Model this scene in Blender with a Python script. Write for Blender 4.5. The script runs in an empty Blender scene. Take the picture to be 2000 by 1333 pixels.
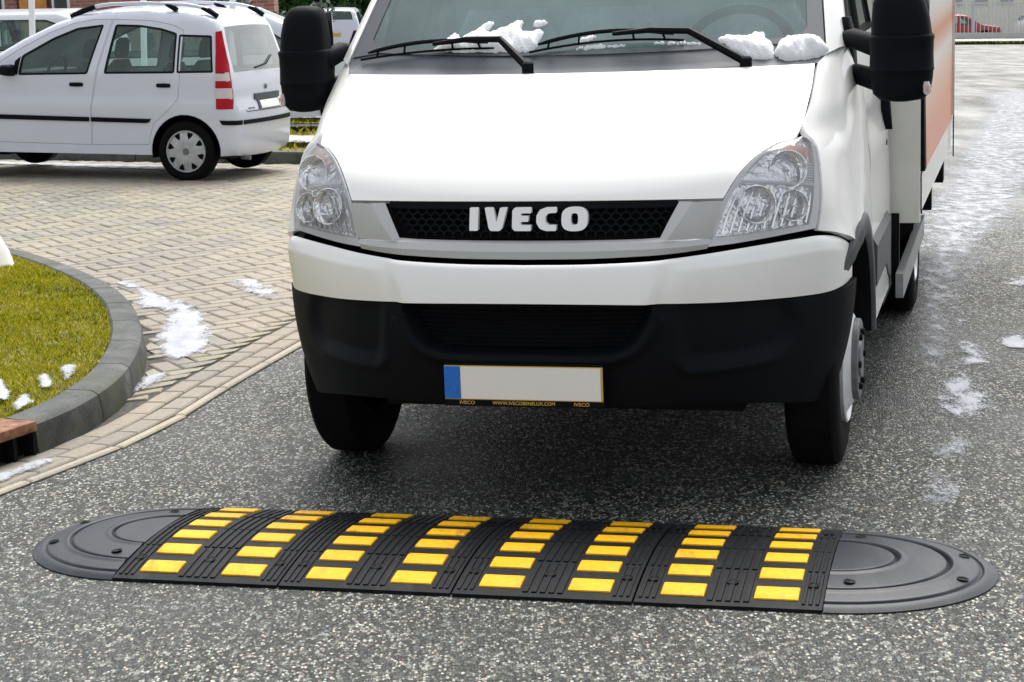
import bpy, bmesh, math, random
import numpy as np
from mathutils import Vector, Matrix
from mathutils.geometry import delaunay_2d_cdt
random.seed(7); rng = np.random.default_rng(7)
SC = bpy.context.scene; COL = SC.collection
R = math.radians

# ------------------------------------------------------------------ camera, sky, sun, exposure
FPX, PITCH, ROLL, EYE = 3799.0, .1913, .0367, 1.676
cam = bpy.data.objects.new('camera', bpy.data.cameras.new('camera')); COL.objects.link(cam)
cam.data.sensor_width = 36.0; cam.data.lens = FPX*36.0/2000.0
cam.data.clip_start = .05; cam.data.clip_end = 2000
_f = Vector((0, math.cos(PITCH), -math.sin(PITCH))); _r0 = Vector((1, 0, 0)); _d0 = Vector((0, -math.sin(PITCH), -math.cos(PITCH)))
_r = math.cos(ROLL)*_r0 + math.sin(ROLL)*_d0; _d = -math.sin(ROLL)*_r0 + math.cos(ROLL)*_d0
_m = Matrix((_r, -_d, -_f)).transposed().to_4x4(); _m.translation = (0, 0, EYE); cam.matrix_world = _m
SC.camera = cam
W = bpy.data.worlds.new('World'); SC.world = W; W.use_nodes = True
SUN_EL, SUN_AZ = R(58), R(12)
nt = W.node_tree; nt.nodes.clear()
sky = nt.nodes.new('ShaderNodeTexSky'); sky.sky_type = 'NISHITA'; sky.sun_disc = False
sky.sun_elevation = SUN_EL; sky.sun_rotation = SUN_AZ; sky.air_density = 1.0; sky.dust_density = 3.0
hs = nt.nodes.new('ShaderNodeHueSaturation'); hs.inputs['Saturation'].default_value = .22
bg = nt.nodes.new('ShaderNodeBackground'); bg.inputs['Strength'].default_value = .128
wo = nt.nodes.new('ShaderNodeOutputWorld')
nt.links.new(sky.outputs[0], hs.inputs['Color']); nt.links.new(hs.outputs[0], bg.inputs[0]); nt.links.new(bg.outputs[0], wo.inputs[0])
sl = bpy.data.lights.new('sun', 'SUN'); sl.energy = 1.5; sl.angle = R(38); sl.color = (1, .97, .92)
sun = bpy.data.objects.new('sun', sl); COL.objects.link(sun)
_sd = Vector((math.sin(SUN_AZ)*math.cos(SUN_EL), math.cos(SUN_AZ)*math.cos(SUN_EL), math.sin(SUN_EL)))
sun.rotation_euler = _sd.to_track_quat('Z', 'Y').to_euler(); sun.location = (0, 0, 30)
SC.view_settings.view_transform = 'Standard'; SC.view_settings.look = 'None'
SC.view_settings.exposure = 1.0; SC.view_settings.gamma = 1.0; SC.view_settings.use_curve_mapping = False
SC.cycles.max_bounces = 8; SC.cycles.transparent_max_bounces = 16

# ------------------------------------------------------------------ materials
def nodemat(name):
    m = bpy.data.materials.new(name); m.use_nodes = True; n = m.node_tree; b = n.nodes['Principled BSDF']
    return m, n, b
def N(n, t, **kw):
    x = n.nodes.new(t)
    for k, v in kw.items():
        if hasattr(x, k) and not k[0].isupper(): setattr(x, k, v)
        else: x.inputs[k].default_value = v
    return x
def ramp(n, fac, stops, interp='LINEAR'):
    r = n.nodes.new('ShaderNodeValToRGB'); r.color_ramp.interpolation = interp
    e = r.color_ramp.elements
    while len(e) < len(stops): e.new(.5)
    for i, (p, c) in enumerate(stops): e[i].position = p; e[i].color = (*c, 1) if len(c) == 3 else c
    n.links.new(fac, r.inputs[0]); return r
def coords(n, kind='Object'):
    return n.nodes.new('ShaderNodeTexCoord').outputs[kind]
def mixc(n, fac, a, b, mode='MIX'):
    x = n.nodes.new('ShaderNodeMix'); x.data_type = 'RGBA'; x.blend_type = mode
    for s, v in ((x.inputs[0], fac), (x.inputs[6], a), (x.inputs[7], b)):
        if hasattr(v, 'is_linked') or isinstance(v, bpy.types.NodeSocket): n.links.new(v, s)
        else: s.default_value = v if not isinstance(v, tuple) else ((*v, 1) if len(v) == 3 else v)
    return x.outputs[2]
def mth(n, op, a, b=None, c=None):
    x = n.nodes.new('ShaderNodeMath'); x.operation = op
    for i, v in enumerate((a, b, c)):
        if v is None: continue
        if isinstance(v, bpy.types.NodeSocket): n.links.new(v, x.inputs[i])
        else: x.inputs[i].default_value = v
    return x.outputs[0]
def bump(n, b, h, strength=.3, dist=.01):
    x = n.nodes.new('ShaderNodeBump'); x.inputs['Strength'].default_value = strength; x.inputs['Distance'].default_value = dist
    n.links.new(h, x.inputs['Height']); n.links.new(x.outputs[0], b.inputs['Normal'])
def pm(name, col, rough=.5, metal=0., spec=.5, coat=0., var=.0, scale=20., bmp=0., bscale=200., bdist=.001):
    """plain material with a little colour variation and fine relief"""
    m, n, b = nodemat(name)
    b.inputs['Base Color'].default_value = (*col, 1); b.inputs['Roughness'].default_value = rough; b.inputs['Metallic'].default_value = metal
    b.inputs['Specular IOR Level'].default_value = spec; b.inputs['Coat Weight'].default_value = coat; b.inputs['Coat Roughness'].default_value = .04
    if var or bmp: c = coords(n)
    if var:
        t = N(n, 'ShaderNodeTexNoise', Scale=scale, Detail=5.); n.links.new(c, t.inputs['Vector'])
        lo = tuple(x*(1-var) for x in col); hi = tuple(min(1, x*(1+var)) for x in col)
        r = ramp(n, t.outputs[0], [(.3, lo), (.7, hi)]); n.links.new(r.outputs[0], b.inputs['Base Color'])
    if bmp:
        t = N(n, 'ShaderNodeTexNoise', Scale=bscale, Detail=3.); n.links.new(c, t.inputs['Vector']); bump(n, b, t.outputs[0], bmp, bdist)
    return m
def glass(name, tint, film=(.4, .45, .45), filmw=.15, rough=.02, extra=0.):
    m = bpy.data.materials.new(name); m.use_nodes = True; n = m.node_tree; n.nodes.clear()
    o = n.nodes.new('ShaderNodeOutputMaterial'); tr = N(n, 'ShaderNodeBsdfTransparent'); tr.inputs[0].default_value = (*tint, 1)
    gl = N(n, 'ShaderNodeBsdfGlossy', Roughness=rough); df = n.nodes.new('ShaderNodeBsdfDiffuse'); df.inputs[0].default_value = (*film, 1)
    fr = N(n, 'ShaderNodeFresnel', IOR=1.5)
    c = coords(n); nz = N(n, 'ShaderNodeTexNoise', Scale=2.2, Detail=4.); n.links.new(c, nz.inputs['Vector'])
    m1 = n.nodes.new('ShaderNodeMixShader'); m2 = n.nodes.new('ShaderNodeMixShader')
    n.links.new(mth(n, 'MULTIPLY', nz.outputs[0], filmw*2), m1.inputs[0]); n.links.new(tr.outputs[0], m1.inputs[1]); n.links.new(df.outputs[0], m1.inputs[2])
    n.links.new(mth(n, 'ADD', fr.outputs[0], extra), m2.inputs[0]); n.links.new(m1.outputs[0], m2.inputs[1]); n.links.new(gl.outputs[0], m2.inputs[2])
    n.links.new(m2.outputs[0], o.inputs[0]); return m

M = {}
def paint_mat(name, col, dirt=(.35, .32, .28), dz=.35, coat=.6, rough=.35):
    """car paint; road film thickens towards the sills (object z)"""
    m, n, b = nodemat(name); c = coords(n)
    sep = n.nodes.new('ShaderNodeSeparateXYZ'); n.links.new(c, sep.inputs[0])
    nz = N(n, 'ShaderNodeTexNoise', Scale=9., Detail=6., Roughness=.65); n.links.new(c, nz.inputs['Vector'])
    h = mth(n, 'MULTIPLY_ADD', sep.outputs[2], -1.4, dz+.35)
    d = mth(n, 'MULTIPLY', mth(n, 'MAXIMUM', h, .03), nz.outputs[0]); d.node.use_clamp = True
    n.links.new(mixc(n, d, col, dirt), b.inputs['Base Color'])
    b.inputs['Roughness'].default_value = rough; b.inputs['Coat Weight'].default_value = coat; b.inputs['Coat Roughness'].default_value = .05
    return m
M['truck_paint'] = paint_mat('truck_paint', (.89, .888, .86), dz=.42)
M['car_paint'] = paint_mat('car_paint', (.62, .655, .75), dz=.12, rough=.3)
M['silver_paint'] = paint_mat('silver_paint', (.62, .66, .72), dz=.0)
M['red_paint'] = paint_mat('red_paint', (.42, .02, .03), dz=.0)
M['plastic'] = pm('plastic', (.004, .005, .0075), .60, spec=.10, bmp=.25, bscale=900, bdist=.0006)
M['plastic_dark'] = pm('plastic_dark', (.0018, .002, .003), .6, spec=.15)
M['plastic_grey'] = pm('plastic_grey', (.042, .048, .056), .5, var=.15, scale=30)
M['cowl'] = pm('cowl', (.055, .066, .084), .55, var=.25, scale=500, bmp=.4, bscale=700)
M['black'] = pm('black', (.004, .004, .005), .7, spec=.2)
M['tyre'] = pm('tyre', (.0045, .0045, .005), .85, spec=.12, var=.3, scale=40)
M['silver'] = pm('silver', (.50, .505, .50), .42, metal=.3, coat=.2)
M['steel_white'] = pm('steel_white', (.72, .73, .74), .45, metal=.2, var=.1, scale=25)
M['hub_grey'] = pm('hub_grey', (.13, .135, .14), .55, var=.3, scale=30)
M['wheel_silver'] = pm('wheel_silver', (.40, .41, .42), .38, metal=.3, var=.12, scale=30)
M['chrome'] = pm('chrome', (.9, .9, .92), .12, metal=1.)
M['reflector'] = pm('reflector', (.95, .955, .965), .14, metal=.8, bmp=.9, bscale=38, bdist=.012)
M['letter'] = pm('letter', (.92, .92, .92), .25, coat=.5)
M['plate_white'] = pm('plate_white', (.86, .86, .81), .4, coat=.2)
M['plate_blue'] = pm('plate_blue', (.01, .16, .62), .4, coat=.2, var=.15, scale=120)
M['plate_yellow'] = pm('plate_yellow', (.62, .42, .08), .4)
M['plate_ink'] = pm('plate_ink', (.75, .5, .12), .5)
M['amber'] = pm('amber', (.72, .42, .32), .25, coat=.5)
M['red_lens'] = pm('red_lens', (.40, .002, .010), .35, spec=.2)
M['clear_lens'] = pm('clear_lens', (.62, .55, .57), .2, coat=.6)
M['windscreen'] = glass('windscreen', (.55, .68, .66), film=(.46, .64, .66), filmw=.20, extra=.0)
M['car_glass'] = glass('car_glass', (.78, .90, .87), film=(.36, .52, .50), filmw=.13, extra=.0)
M['rear_glass'] = glass('rear_glass', (.42, .5, .5), film=(.42, .46, .47), filmw=.34, extra=.08)
M['lens_glass'] = glass('lens_glass', (.97, .97, .98), film=(.9, .9, .91), filmw=.10, rough=.03, extra=.02)
M['cab_seat'] = pm('cab_seat', (.50, .55, .55), .8, var=.2)
M['seat'] = pm('seat', (.012, .013, .016), .8, var=.3, scale=60)
M['dash'] = pm('dash', (.06, .07, .075), .7)
M['cab_trim'] = pm('cab_trim', (.72, .80, .77), .8)
M['cream'] = pm('cream', (.74, .73, .66), .4, coat=.3, var=.05, scale=6)
M['alu'] = pm('alu', (.30, .31, .31), .45, metal=.5, var=.15, scale=20)
M['yellow'] = pm('yellow', (.90, .47, .002), .55, var=.09, scale=60, spec=.25, bmp=.3, bscale=600)
def scuff(m, dark, thr, amt, scale):
    n = m.node_tree; b = n.nodes['Principled BSDF']; c = coords(n, 'Object'); geo = n.nodes.new('ShaderNodeNewGeometry')
    mp = N(n, 'ShaderNodeMapping'); mp.inputs['Rotation'].default_value = (0, 0, .254); mp.inputs['Scale'].default_value = (1.6, .5, 1.); n.links.new(geo.outputs['Position'], mp.inputs['Vector'])
    t = N(n, 'ShaderNodeTexNoise', Scale=scale, Detail=8., Roughness=.7); n.links.new(mp.outputs[0], t.inputs['Vector'])
    f = ramp(n, t.outputs[0], [(thr, (0, 0, 0)), (thr+.14, (amt, amt, amt))]); src = b.inputs['Base Color'].links[0].from_socket
    n.links.new(mixc(n, f.outputs[0], src, dark), b.inputs['Base Color'])
scuff(M['yellow'], (.16, .10, .012), .54, .55, 9.)
M['rubber'] = pm('rubber', (.0065, .0078, .010), .55, spec=.13, var=.3, scale=25, bmp=.3, bscale=400)
M['rubber_cap'] = pm('rubber_cap', (.014, .018, .026), .42, spec=.30, var=.22, scale=8, bmp=.3, bscale=500)
scuff(M['rubber'], (.05, .048, .044), .55, .5, 7.); scuff(M['rubber_cap'], (.05, .052, .052), .52, .55, 5.)
M['rubber_groove'] = pm('rubber_groove', (.002, .002, .0025), .7, spec=.2)
M['snow'] = pm('snow', (.88, .89, .90), .6, var=.03, scale=30, bmp=.7, bscale=170, bdist=.006)
_b = M['snow'].node_tree.nodes['Principled BSDF']; _b.inputs['Subsurface Weight'].default_value = .6; _b.inputs['Subsurface Radius'].default_value = (.03, .03, .03); _b.inputs['Subsurface Scale'].default_value = 1.0
M['bollard'] = pm('bollard', (.80, .80, .80), .7, var=.06, scale=12)
M['white_pole'] = pm('white_pole', (.82, .83, .84), .4, coat=.2)
M['fence_metal'] = pm('fence_metal', (.46, .48, .49), .5, metal=.3, var=.1)
M['facade_white'] = pm('facade_white', (.76, .75, .74), .8, var=.06, scale=1.5)
M['window_lilac'] = pm('window_lilac', (.40, .39, .47), .25, coat=.5)
M['window_dark'] = pm('window_dark', (.03, .04, .045), .2, coat=.5)
M['orange_panel'] = pm('orange_panel', (.52, .22, .05), .7, var=.35, scale=5)
M['bark'] = pm('bark', (.06, .045, .035), .9, var=.3)
M['paver_bed'] = pm('paver_bed', (.075, .072, .062), .95, var=.4, scale=30)

def asphalt_mat():
    m, n, b = nodemat('asphalt'); c = coords(n)
    st = N(n, 'ShaderNodeMapping'); st.inputs['Scale'].default_value = (1.2, .72, 1.); n.links.new(c, st.inputs['Vector'])
    vo = N(n, 'ShaderNodeTexVoronoi', Scale=118.); n.links.new(st.outputs[0], vo.inputs['Vector'])
    v2 = N(n, 'ShaderNodeTexVoronoi', Scale=66.); n.links.new(st.outputs[0], v2.inputs['Vector'])
    s1 = n.nodes.new('ShaderNodeSeparateColor'); n.links.new(vo.outputs['Color'], s1.inputs[0])
    s2 = n.nodes.new('ShaderNodeSeparateColor'); n.links.new(v2.outputs['Color'], s2.inputs[0])
    lum = ramp(n, s1.outputs[0], [(0, (.007, .008, .009)), (.26, (.026, .030, .029)), (.55, (.070, .075, .070)), (.76, (.165, .168, .157)), (.90, (.42, .415, .385)), (1., (.70, .69, .645))])
    hue = ramp(n, s1.outputs[1], [(0, (.92, 1.02, 1.0)), (.35, (1., 1., .98)), (.6, (1.08, .98, .86)), (.8, (1.18, .95, .84)), (1, (.84, 1.0, 1.06))])
    stone = mixc(n, 1., lum.outputs[0], hue.outputs[0], 'MULTIPLY')
    big = ramp(n, s2.outputs[0], [(0, (.010, .013, .013)), (.4, (.055, .062, .06)), (.75, (.18, .182, .17)), (1, (.46, .45, .41))])
    pick = mth(n, 'GREATER_THAN', s2.outputs[1], .86)
    col = mixc(n, pick, stone, big.outputs[0])
    gap = ramp(n, vo.outputs['Distance'], [(.4, (1, 1, 1)), (.8, (.34, .36, .37))])
    col = mixc(n, 1., col, gap.outputs[0], 'MULTIPLY')
    w = N(n, 'ShaderNodeTexNoise', Scale=.9, Detail=6., Roughness=.62); n.links.new(c, w.inputs['Vector'])
    wet = ramp(n, w.outputs[0], [(.34, (.46, .49, .48)), (.48, (.80, .82, .79)), (.66, (1.02, 1.03, .98))])
    col = mixc(n, 1., col, wet.outputs[0], 'MULTIPLY')
    # settled frost: thin streaks; their growth with distance paints in the road's grazing sheen
    sep = n.nodes.new('ShaderNodeSeparateXYZ'); n.links.new(c, sep.inputs[0])
    mp = N(n, 'ShaderNodeMapping'); mp.inputs['Rotation'].default_value = (0, 0, .35); mp.inputs['Scale'].default_value = (1.3, .42, 1); n.links.new(c, mp.inputs['Vector'])
    fn = N(n, 'ShaderNodeTexNoise', Scale=1.1, Detail=7., Roughness=.62); n.links.new(mp.outputs[0], fn.inputs['Vector'])
    side = ramp(n, mth(n, 'MULTIPLY', sep.outputs[1], .04), [(.34, (0, 0, 0)), (.52, (.22, .22, .22)), (1, (.31, .31, .31))])
    fr = mth(n, 'ADD', fn.outputs[0], side.outputs[0])
    frost = ramp(n, fr, [(.66, (0, 0, 0)), (.98, (.70, .70, .70))])
    n.links.new(mixc(n, frost.outputs[0], col, (.47, .465, .45)), b.inputs['Base Color'])
    rg = ramp(n, w.outputs[0], [(.3, (.45, .45, .45)), (.65, (.75, .75, .75))]); n.links.new(rg.outputs[0], b.inputs['Roughness'])
    b.inputs['Specular IOR Level'].default_value = .4
    hgt = mth(n, 'SUBTRACT', mth(n, 'MULTIPLY', s1.outputs[2], .6), vo.outputs['Distance'])
    bump(n, b, hgt, .7, .006); return m
M['asphalt'] = asphalt_mat()

def paver_mat(name, base):
    m, n, b = nodemat(name); oi = n.nodes.new('ShaderNodeObjectInfo'); c = coords(n); geo = n.nodes.new('ShaderNodeNewGeometry')
    hue = ramp(n, geo.outputs['Random Per Island'], [(0, tuple(x*.78 for x in base)), (.2, (base[0]*.92, base[1]*.92, base[2]*.98)), (.45, base), (.65, (base[0]*1.06, base[1]*.98, base[2]*.94)), (.85, (base[0]*1.04, base[1]*1.03, base[2]*.90)), (1, tuple(x*1.16 for x in base))])
    hue2 = ramp(n, oi.outputs['Random'], [(0, (.82, .83, .86)), (.3, (1., .98, .96)), (.6, (1.05, 1.02, .94)), (.8, (1.04, .98, .95)), (1, (1.12, 1.12, 1.1))])
    t = N(n, 'ShaderNodeTexNoise', Scale=60., Detail=6., Roughness=.7); n.links.new(geo.outputs['Position'], t.inputs['Vector'])
    g = ramp(n, t.outputs[0], [(.25, (.72, .72, .72)), (.7, (1.12, 1.12, 1.12))])
    t2 = N(n, 'ShaderNodeTexNoise', Scale=1.1, Detail=4.); n.links.new(geo.outputs['Position'], t2.inputs['Vector'])
    g2 = ramp(n, t2.outputs[0], [(.35, (.84, .86, .9)), (.65, (1.06, 1.05, 1.02))])
    x = mixc(n, 1., hue.outputs[0], hue2.outputs[0], 'MULTIPLY'); x = mixc(n, 1., x, g.outputs[0], 'MULTIPLY'); x = mixc(n, 1., x, g2.outputs[0], 'MULTIPLY')
    n.links.new(x, b.inputs['Base Color']); b.inputs['Roughness'].default_value = .75; bump(n, b, t.outputs[0], .4, .003); return m
M['paver'] = paver_mat('paver', (.300, .284, .240))
M['edging'] = paver_mat('edging', (.40, .385, .32))
def concrete_mat():
    m, n, b = nodemat('concrete'); c = coords(n)
    t = N(n, 'ShaderNodeTexNoise', Scale=5., Detail=8., Roughness=.7); n.links.new(c, t.inputs['Vector'])
    r = ramp(n, t.outputs[0], [(.3, (.018, .022, .021)), (.46, (.055, .061, .058)), (.62, (.10, .106, .10)), (.76, (.21, .213, .19))])
    v = N(n, 'ShaderNodeTexNoise', Scale=140., Detail=3.); n.links.new(c, v.inputs['Vector'])
    g = ramp(n, v.outputs[0], [(.3, (.7, .7, .7)), (.7, (1.2, 1.2, 1.2))])
    mo = N(n, 'ShaderNodeTexNoise', Scale=3., Detail=6.); n.links.new(c, mo.inputs['Vector'])
    k = ramp(n, mo.outputs[0], [(.50, (0, 0, 0)), (.68, (.65, .65, .65))])
    x = mixc(n, 1., r.outputs[0], g.outputs[0], 'MULTIPLY'); x = mixc(n, k.outputs[0], x, (.07, .085, .03))
    n.links.new(x, b.inputs['Base Color']); b.inputs['Roughness'].default_value = .75; bump(n, b, v.outputs[0], .5, .004); return m
M['concrete'] = concrete_mat()
def rust_mat():
    m, n, b = nodemat('rust'); c = coords(n); t = N(n, 'ShaderNodeTexNoise', Scale=22., Detail=7.); n.links.new(c, t.inputs['Vector'])
    r = ramp(n, t.outputs[0], [(.3, (.07, .03, .02)), (.5, (.24, .10, .05)), (.75, (.36, .20, .11))]); n.links.new(r.outputs[0], b.inputs['Base Color'])
    b.inputs['Roughness'].default_value = .8; bump(n, b, t.outputs[0], .5, .004); return m
M['rust'] = rust_mat()
def grass_mat(name, cols):
    m, n, b = nodemat(name); geo = n.nodes.new('ShaderNodeNewGeometry')
    t = N(n, 'ShaderNodeTexNoise', Scale=2.6, Detail=5., Roughness=.65); n.links.new(geo.outputs['Position'], t.inputs['Vector'])
    f = mth(n, 'ADD', mth(n, 'MULTIPLY', geo.outputs['Random Per Island'], .45), mth(n, 'MULTIPLY', t.outputs[0], .6))
    r = ramp(n, f, cols); n.links.new(r.outputs[0], b.inputs['Base Color']); b.inputs['Roughness'].default_value = .8; b.inputs['Specular IOR Level'].default_value = .2
    return m
M['grass'] = grass_mat('grass', [(.24, (.04, .05, .003)), (.36, (.22, .26, .004)), (.52, (.46, .47, .008)), (.70, (.58, .50, .03)), (1., (.56, .44, .12))])
M['soil'] = pm('soil', (.17, .15, .03), .95, var=.5, scale=12)
M['leaf_dark'] = grass_mat('leaf_dark', [(.2, (.012, .035, .012)), (.6, (.03, .09, .02)), (1., (.07, .16, .04))])
M['leaf_olive'] = grass_mat('leaf_olive', [(.2, (.06, .06, .015)), (.6, (.16, .14, .04)), (1., (.28, .22, .07))])
M['leaf_grey'] = grass_mat('leaf_grey', [(.2, (.05, .07, .06)), (.6, (.17, .20, .18)), (1., (.42, .45, .42))])
def frost_mat(name, dens, soft=.14, cap=.9, lo=.86):
    """snow thinning out at the rim: vertex attribute 'cover' against noise"""
    m = bpy.data.materials.new(name); m.use_nodes = True; n = m.node_tree; b = n.nodes['Principled BSDF']
    c = coords(n); at = n.nodes.new('ShaderNodeAttribute'); at.attribute_name = 'cover'
    mp = N(n, 'ShaderNodeMapping'); mp.inputs['Rotation'].default_value = (0, 0, .27); mp.inputs['Scale'].default_value = (1.25, .55, 1.); n.links.new(c, mp.inputs['Vector'])
    t = N(n, 'ShaderNodeTexNoise', Scale=11., Detail=9., Roughness=.70); n.links.new(mp.outputs[0], t.inputs['Vector'])
    v = N(n, 'ShaderNodeTexNoise', Scale=130., Detail=2.); n.links.new(c, v.inputs['Vector'])
    a = mth(n, 'ADD', mth(n, 'MULTIPLY', at.outputs['Fac'], dens), mth(n, 'ADD', mth(n, 'MULTIPLY', t.outputs[0], .8), mth(n, 'MULTIPLY', v.outputs[0], .45)))
    r = ramp(n, a, [(.0, (0, 0, 0)), (lo, (0, 0, 0)), (lo+soft, (cap, cap, cap))]); n.links.new(r.outputs[0], b.inputs['Alpha'])
    col = ramp(n, t.outputs[0], [(.3, (.30, .32, .36)), (.6, (.48, .50, .54))]); n.links.new(col.outputs[0], b.inputs['Base Color'])
    b.inputs['Roughness'].default_value = .6; bump(n, b, t.outputs[0], .5, .01); return m
M['frost_thick'] = frost_mat('frost_thick', .80, .52, .92, .86)
M['frost_film'] = frost_mat('frost_film', .30, .36, .78, .76)
M['frost_thin'] = frost_mat('frost_thin', .50, .50, .85, .74)
def brick_mat():
    m, n, b = nodemat('brick'); c = coords(n); mp = N(n, 'ShaderNodeMapping'); mp.inputs['Rotation'].default_value = (R(90), 0, 0); n.links.new(c, mp.inputs['Vector'])
    t = N(n, 'ShaderNodeTexBrick', Scale=1.0); t.inputs['Brick Width'].default_value = .22; t.inputs['Row Height'].default_value = .065; t.inputs['Mortar Size'].default_value = .006
    t.inputs['Color1'].default_value = (.30, .10, .075, 1); t.inputs['Color2'].default_value = (.40, .17, .13, 1); t.inputs['Mortar'].default_value = (.36, .33, .31, 1)
    n.links.new(mp.outputs[0], t.inputs['Vector']); n.links.new(t.outputs[0], b.inputs['Base Color']); b.inputs['Roughness'].default_value = .85; return m
M['brick'] = brick_mat()
def curtain_mat():
    m, n, b = nodemat('box_graphics'); c = coords(n); s = n.nodes.new('ShaderNodeSeparateXYZ'); n.links.new(c, s.inputs[0])
    f = mth(n, 'MULTIPLY', mth(n, 'SUBTRACT', s.outputs[2], .5), .62)
    r = ramp(n, f, [(0, (.72, .17, .06)), (.27, (.74, .22, .09)), (.37, (.76, .48, .34)), (.43, (.78, .72, .66)), (.47, (.76, .38, .22)), (.50, (.72, .20, .07)), (.54, (.80, .6, .5)), (.58, (.83, .81, .78)), (1., (.84, .83, .8))])
    n.links.new(r.outputs[0], b.inputs['Base Color']); b.inputs['Roughness'].default_value = .3; b.inputs['Coat Weight'].default_value = .08; b.inputs['Coat Roughness'].default_value = .08; b.inputs['Specular IOR Level'].default_value = .12; return m
M['box_graphics'] = curtain_mat()

# ------------------------------------------------------------------ mesh helpers
class MB:
    def __init__(s): s.v = []; s.f = []
    def add(s, v, f):
        o = len(s.v); s.v += [tuple(map(float, p)) for p in v]; s.f += [tuple(o+i for i in q) for q in f]; return s
    def box(s, c, size, rot=None, taper=1.0):
        hx, hy, hz = size[0]/2, size[1]/2, size[2]/2
        p = [Vector((x*hx*(taper if z > 0 else 1), y*hy*(taper if z > 0 else 1), z*hz)) for z in (-1, 1) for y in (-1, 1) for x in (-1, 1)]
        if rot is not None: p = [rot @ q for q in p]
        p = [q+Vector(c) for q in p]
        return s.add(p, [(0, 2, 3, 1), (4, 5, 7, 6), (0, 1, 5, 4), (2, 6, 7, 3), (0, 4, 6, 2), (1, 3, 7, 5)])
    def tube(s, pts, rad, n=8, caps=True, flat=1.0):
        pts = [Vector(p) for p in pts]; rings = []
        rad = rad if hasattr(rad, '__len__') else [rad]*len(pts)
        for i, p in enumerate(pts):
            t = (pts[min(i+1, len(pts)-1)]-pts[max(i-1, 0)]).normalized()
            u = t.cross(Vector((0, 0, 1)));  u = u if u.length > 1e-3 else Vector((1, 0, 0)); u.normalize(); w = u.cross(t)
            rings.append([p+rad[i]*(math.cos(a)*u*flat+math.sin(a)*w) for a in [2*math.pi*k/n for k in range(n)]])
        v = [q for r in rings for q in r]; f = []
        for i in range(len(pts)-1):
            for k in range(n): f.append((i*n+k, i*n+(k+1) % n, (i+1)*n+(k+1) % n, (i+1)*n+k))
        if caps: f += [tuple(range(n))[::-1], tuple((len(pts)-1)*n+k for k in range(n))]
        return s.add(v, f)
    def lathe(s, prof, c=(0, 0, 0), axis='x', n=40, sgn=1, closed=False):
        v = []; f = []
        for (h, r) in prof:
            for k in range(n):
                a = 2*math.pi*k/n; ca, sa = r*math.cos(a), r*math.sin(a)
                q = {'x': (sgn*h, ca, sa), 'y': (ca, sgn*h, sa), 'z': (ca, sa, sgn*h)}[axis]
                v.append((q[0]+c[0], q[1]+c[1], q[2]+c[2]))
        m = len(prof)
        for i in range(m if closed else m-1):
            j = (i+1) % m
            for k in range(n): f.append((i*n+k, i*n+(k+1) % n, j*n+(k+1) % n, j*n+k))
        return s.add(v, f)
    def grid(s, P, skirt=0., ref=None):
        P = np.asarray(P, float); a, b = P.shape[:2]
        v = P.reshape(-1, 3); f = [(i*b+j, (i+1)*b+j, (i+1)*b+j+1, i*b+j+1) for i in range(a-1) for j in range(b-1)]
        if skirt:
            du = np.gradient(P, axis=0); dv = np.gradient(P, axis=1); nn = np.cross(du, dv); nn /= np.linalg.norm(nn, axis=2, keepdims=True)+1e-12
            if ref is not None: nn *= np.sign(((P-np.asarray(ref))*nn).sum(2, keepdims=True))
            loop = [(i, 0) for i in range(a)]+[(a-1, j) for j in range(1, b)]+[(i, b-1) for i in range(a-2, -1, -1)]+[(0, j) for j in range(b-2, 0, -1)]
            ex = [P[i, j]-nn[i, j]*skirt for i, j in loop]; o = len(v); L = len(loop)
            f += [(loop[k][0]*b+loop[k][1], loop[(k+1) % L][0]*b+loop[(k+1) % L][1], o+(k+1) % L, o+k) for k in range(L)]
            v = np.vstack([v, ex])
        return s.add(v, f)
    def prism(s, poly, fn, d0, d1):
        """2-D polygon extruded: fn(a,b,depth)->xyz"""
        n = len(poly); v = [fn(a, b, d0) for a, b in poly]+[fn(a, b, d1) for a, b in poly]
        return s.add(v, [tuple(range(n)), tuple(range(2*n-1, n-1, -1))]+[(k, k+n, (k+1) % n+n, (k+1) % n) for k in range(n)])
    def build(s, name, mat, parent=None, smooth=40, kind=None, label=None, fix=True):
        me = bpy.data.meshes.new(name); me.from_pydata(s.v, [], s.f); me.update()
        if fix:
            bm = bmesh.new(); bm.from_mesh(me); bmesh.ops.remove_doubles(bm, verts=bm.verts, dist=1e-5); bmesh.ops.recalc_face_normals(bm, faces=bm.faces); bm.to_mesh(me); bm.free()
        if smooth:
            me.polygons.foreach_set('use_smooth', [True]*len(me.polygons)); me.set_sharp_from_angle(angle=R(smooth))
        return link(name, me, mat, parent, kind, label)
def link(name, me, mat, parent=None, kind=None, label=None):
    o = bpy.data.objects.new(name, me); COL.objects.link(o)
    if mat is not None and len(me.materials) == 0: me.materials.append(M[mat] if isinstance(mat, str) else mat)
    if parent is not None: o.parent = parent
    if kind: o['kind'] = kind
    if label: o['label'] = label
    return o
def tag(o, label, cat, group=None, kind=None):
    o['label'] = label; o['category'] = cat
    if group: o['group'] = group
    if kind: o['kind'] = kind
    return o
def thing(name, label, cat, loc=(0, 0, 0), rot=(0, 0, 0), group=None):
    o = bpy.data.objects.new(name, None); COL.objects.link(o); o.location = loc; o.rotation_euler = rot; o.empty_display_size = .2
    return tag(o, label, cat, group)
def copy_tree(o, parent=None):
    c = o.copy(); COL.objects.link(c); c.parent = parent
    for ch in list(o.children): copy_tree(ch, c)
    return c
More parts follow.
